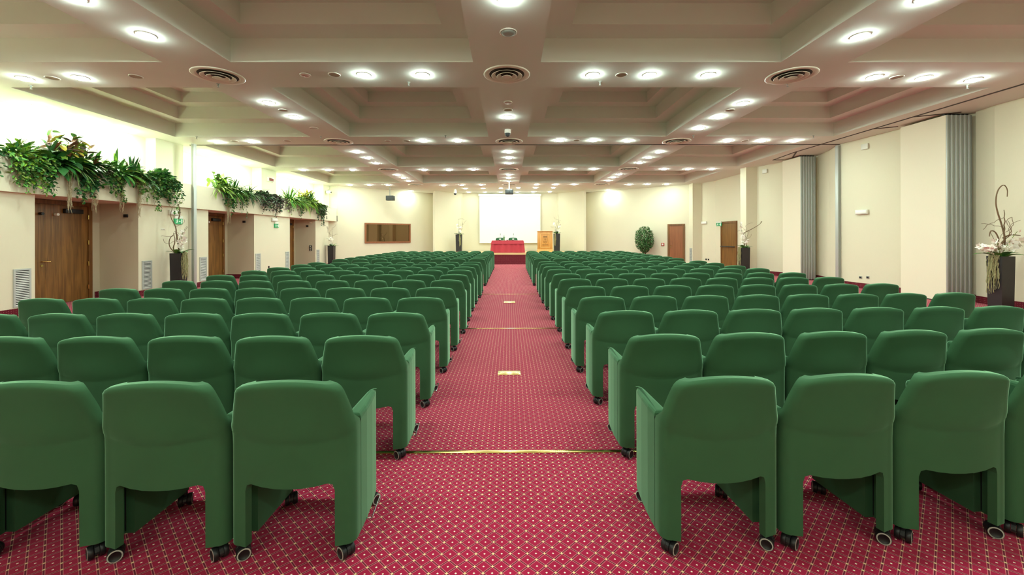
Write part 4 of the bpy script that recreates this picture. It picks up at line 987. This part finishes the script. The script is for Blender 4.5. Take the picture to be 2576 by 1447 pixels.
def planter(x, y, z, h, w, label, seed, branches, sprays, moss_side=None, leaves=10, loops=()):
    r = thing('orchid_planter', (x, y, z), label, 'planter', 'tall black planters with orchids')
    rnd = random.Random(seed); hw = w/2
    b = MB(); k = .9
    b.add([(-hw*k, -hw*k, 0), (hw*k, -hw*k, 0), (hw*k, hw*k, 0), (-hw*k, hw*k, 0), (-hw, -hw, h), (hw, -hw, h), (hw, hw, h), (-hw, hw, h), (-hw*.88, -hw*.88, h), (hw*.88, -hw*.88, h), (hw*.88, hw*.88, h), (-hw*.88, hw*.88, h), (-hw*.88, -hw*.88, h-.05), (hw*.88, -hw*.88, h-.05), (hw*.88, hw*.88, h-.05), (-hw*.88, hw*.88, h-.05)],
          [(3, 2, 1, 0)]+[(i, (i+1) % 4, 4+(i+1) % 4, 4+i) for i in range(4)]+[(4+i, 4+(i+1) % 4, 8+(i+1) % 4, 8+i) for i in range(4)]+[(8+i, 8+(i+1) % 4, 12+(i+1) % 4, 12+i) for i in range(4)])
    b.build('pot', M['pot'], r)
    MB().box(-hw*.88, hw*.88, -hw*.88, hw*.88, h-.06, h-.045).build('soil', M['soil'], r)
    lf = MB()
    for i in range(leaves):
        a = i*2.4+rnd.random(); leaf(lf, (0.05*math.cos(a), .05*math.sin(a), h-.03), (math.cos(a), math.sin(a), rnd.uniform(.7, 1.6)), rnd.uniform(.24, .38), rnd.uniform(.09, .14), 1.1, rnd.choice((0, 1)), 5, .25)
    lf.build('foliage', [L['mid'], L['dark']], r)
    br = MB()
    for (d, n, step, r0, curl) in branches:
        pts = wander((rnd.uniform(-.05, .05), rnd.uniform(-.05, .05), h-.05), d, n, step, rnd, curl, .3)
        br.tube(pts, [r0*(1-.8*i/len(pts)) for i in range(len(pts))], 6, 0)
        for q in range(3):
            k0 = rnd.randrange(len(pts)//2, len(pts)); p2 = wander(pts[k0], rdir(rnd, .4), 7, step*.7, rnd, .55, .05); br.tube(p2, [.004]*len(p2), 4, 0, False)
    for pts in loops:
        q = [Vector(p)+Vector((0, 0, h)) for p in pts]
        for _ in range(2): q = [q[0]]+[c_ for a_, b_ in zip(q[:-1], q[1:]) for c_ in (a_.lerp(b_, .25), a_.lerp(b_, .75))]+[q[-1]]
        br.tube(q, [.016-.010*i/len(q) for i in range(len(q))], 6, 0)
    br.build('twisted_branches', M['bark'], r)
    for (d, ln, nf, fs_) in sprays:
        mb = MB(); d = Vector(d).normalized(); pts = []; q = Vector((rnd.uniform(-.04, .04), rnd.uniform(-.04, .04), h-.03)); dd = Vector((d.x*.4, d.y*.4, 1)).normalized()
        for i in range(10):
            pts.append(q.copy()); dd = (dd + Vector((d.x, d.y, d.z-.35))*.22).normalized(); q = q+dd*ln/9
        mb.tube(pts, .005, 5, 2, False)
        for i in range(nf):
            t = .25+.75*i/max(1, nf-1); k = min(8, int(t*9)); c = pts[k].lerp(pts[k+1], t*9-k if k < 9 else 0) if k < 9 else pts[9]
            flower(mb, c+rdir(rnd)*.035, rdir(rnd, .1)+Vector((-x*.02, -1.0, 0)), fs_*rnd.uniform(.8, 1.15)*(1-.3*t), rnd)
        mb.build('orchid_spray', [M['petal'], M['petalc'], L['olive']], r)
    if moss_side is not None:
        mb = MB(); sx, sy = moss_side
        for i in range(60):
            q = Vector((sx*(hw+.01)+rnd.uniform(-.02, .02) + (rnd.uniform(-.09, .09) if sx == 0 else 0), sy*(hw+.01)+(rnd.uniform(-.09, .09) if sy == 0 else rnd.uniform(-.02, .02)), h+rnd.uniform(-.02, .03)))
            pts = [Vector((q.x*.7, q.y*.7, h+.02)), q.copy()]; ln = rnd.uniform(.3, .95)*h*.75
            for k in range(10): 
                q = q+Vector((rnd.uniform(-.012, .012)+sx*.002, rnd.uniform(-.012, .012)+sy*.002, -ln/10)); pts.append(q.copy())
            mb.tube(pts, .0045, 4, 0, False)
        mb.build('hanging_moss', M['moss'], r)
p = onY(2514, 700, 7.9)
planter(9.50, 7.9, 0, 1.06, .26, 'tall black planter with white orchids, nearest the viewer, by the panel wall', 5, [((.25, -.1, 1), 13, .075, .02, .42), ((.1, 0, 1), 9, .07, .016, .5), ((-.3, 0, .8), 8, .06, .012, .6)],
        [((.9, -.3, .45), .66, 18, .125), ((-.8, -.2, .1), .6, 16, .105), ((.1, -.3, .7), .55, 8, .075), ((-.5, -.3, .5), .5, 10, .085)], (-1, 0), 12,
        [[(.02, 0, -.03), (.1, 0, .3), (.02, 0, .62), (-.06, 0, .85), (-.1, 0, 1.05), (-.06, 0, 1.28), (.06, 0, 1.4), (.14, 0, 1.3), (.13, 0, 1.15)], [(.0, 0, -.03), (-.12, 0, .1), (-.02, 0, .3), (-.1, 0, .48), (-.2, 0, .5), (-.22, 0, .38)], [(.05, 0, .35), (.18, 0, .42), (.36, -.02, .4)], [(.1, 0, .1), (.24, 0, .12), (.22, 0, .24), (.1, 0, .26)]])
planter(-8.76, 10.95, 0, 1.05, .27, 'tall black planter with twisted branches beside the aluminium post', 6, [((.12, 0, 1), 15, .075, .026, .24), ((-.05, 0, 1), 9, .07, .018, .4), ((.1, 0, 1), 11, .07, .014, .35)],
        [((.5, -.3, .5), .62, 13, .095), ((.35, -.2, .8), .65, 12, .09)], (1, 0), 9, [[(0, 0, -.02), (-.15, 0, .05), (-.26, 0, .2), (-.24, 0, .4), (-.12, 0, .5)], [(0, 0, .9), (.05, 0, 1.1), (-.01, 0, 1.3)]])
planter(-8.84, 20.5, 0, 1.05, .28, 'tall black planter in the corner past the farthest recess', 7, [((-.3, 0, 1), 14, .075, .012, .35), ((.45, 0, .9), 13, .07, .01, .35)], [((-.3, -.4, .7), .5, 9, .08), ((.3, -.4, .6), .5, 9, .08), ((0, -.4, .9), .5, 8, .08)], None, 9)
pz_ = onX(1863, 620, 9.0)
planter(8.95, 15.65, 0, 1.03, .3, 'tall black planter with white orchids beside the fire door', 8, [((-.05, 0, 1), 12, .075, .012, .25), ((.5, 0, .8), 9, .08, .01, .25)], [((-.35, -.3, 1.2), 1.05, 15, .085), ((-.2, -.4, .7), .55, 10, .09), ((.1, -.3, .4), .4, 8, .09)], (-1, 0), 9,
        [[(.12, 0, -.02), (.05, 0, .3), (-.05, 0, .55), (.25, 0, .68), (.6, 0, .88), (.72, 0, 1.02), (.62, 0, .96)]])
p = onY(1155, 610, 24.3); planter(p.x, 24.25, SZ+.004, 1.02, .36, 'tall black planter at the window side of the stage', 9, [((-.2, 0, 1), 12, .08, .014, .35), ((.3, 0, 1), 10, .08, .012, .35)], [((.3, -.4, .6), .6, 10, .1), ((-.2, -.4, .9), .7, 10, .1), ((.1, -.4, .5), .5, 8, .1)], (.35, -1), 8)
p = onY(1400, 610, 24.3); planter(p.x, 24.2, SZ+.004, 1.06, .36, 'tall black planter on the stage beside the lectern', 10, [((.2, 0, 1), 13, .08, .012, .35), ((-.2, 0, 1), 9, .08, .01, .4)], [((-.3, -.4, .8), .7, 10, .1), ((.2, -.4, .6), .6, 8, .1)], (-.6, -1), 9)
# ficus before the far right wall
fp = onY(1621, 600, 22.2)
r = thing('potted_ficus', (fp.x, 22.2, 0), 'bushy green ficus tree against the far wall near the walnut door', 'plant')
MB().lathe([(.16, 0), (.2, .3), (.215, .32), (.2, .33), (.19, .3), (.0005, .3)], 24).build('pot', M['pot'], r)
tk = MB(); rnd = random.Random(77)
for k in range(5):
    a = k*1.3; tk.tube([(.04*math.cos(a), .04*math.sin(a), .28), (.08*math.cos(a+1), .08*math.sin(a+1), .7), (.25*math.cos(a), .25*math.sin(a), 1.2), (.3*math.cos(a), .25*math.sin(a), 1.7)], [.022, .02, .014, .008], 6)
tk.build('trunk', M['trunk'], r)
cr = MB()
for i in range(2600):
    a = rdir(rnd); rr = rnd.random()**.28*1.0
    z = 1.32+.72*a.z*rr; wx = .48 if z > .95 else .48-(.95-z)*.45
    leaf(cr, (a.x*rr*wx, a.y*rr*.45, z), a+rdir(rnd)*.9+Vector((0, 0, -.4)), rnd.uniform(.06, .11), rnd.uniform(.03, .05), .8, rnd.choice((0, 0, 1, 2)), 3, .2, rnd.uniform(-1, 1))
cr.build('crown', [L['fic'], L['ficl'], L['dark']], r)

# ------------------------------------------------------------------ camera, world, colour
cam = bpy.data.cameras.new('camera'); co = bpy.data.objects.new('camera', cam); C.objects.link(co)
cam.sensor_width = 36; cam.sensor_fit = 'HORIZONTAL'; cam.lens = 36*F/2576
cam.shift_x = 0; cam.shift_y = (HOR-1447/2)/2576
cam.clip_end = 200
R = Matrix.Rotation(-YAW, 4, 'Z') @ Matrix.Rotation(PI/2, 4, 'X') @ Matrix.Rotation(ROLL, 4, 'Z')
# the shift is measured along the camera's own axes; roll turns about the optical axis, whose picture is the horizon point
co.matrix_world = Matrix.Translation((0, 0, EYE)) @ R
SC.camera = co
wd = bpy.data.worlds.new('world'); SC.world = wd; wd.use_nodes = True
wd.node_tree.nodes['Background'].inputs[0].default_value = (1, 1, 1, 1); wd.node_tree.nodes['Background'].inputs[1].default_value = 0.0
vs = SC.view_settings; vs.view_transform = 'Standard'; vs.look = 'None'; vs.gamma = 1; vs.exposure = 2.07; vs.use_curve_mapping = False
cy = SC.cycles
cy.use_denoising = True; cy.max_bounces = 12; cy.diffuse_bounces = 10; cy.glossy_bounces = 3; cy.transmission_bounces = 2; cy.use_light_tree = True; cy.use_adaptive_sampling = True; cy.adaptive_threshold = .015
cy.sample_clamp_indirect = 8; cy.caustics_reflective = False; cy.caustics_refractive = False
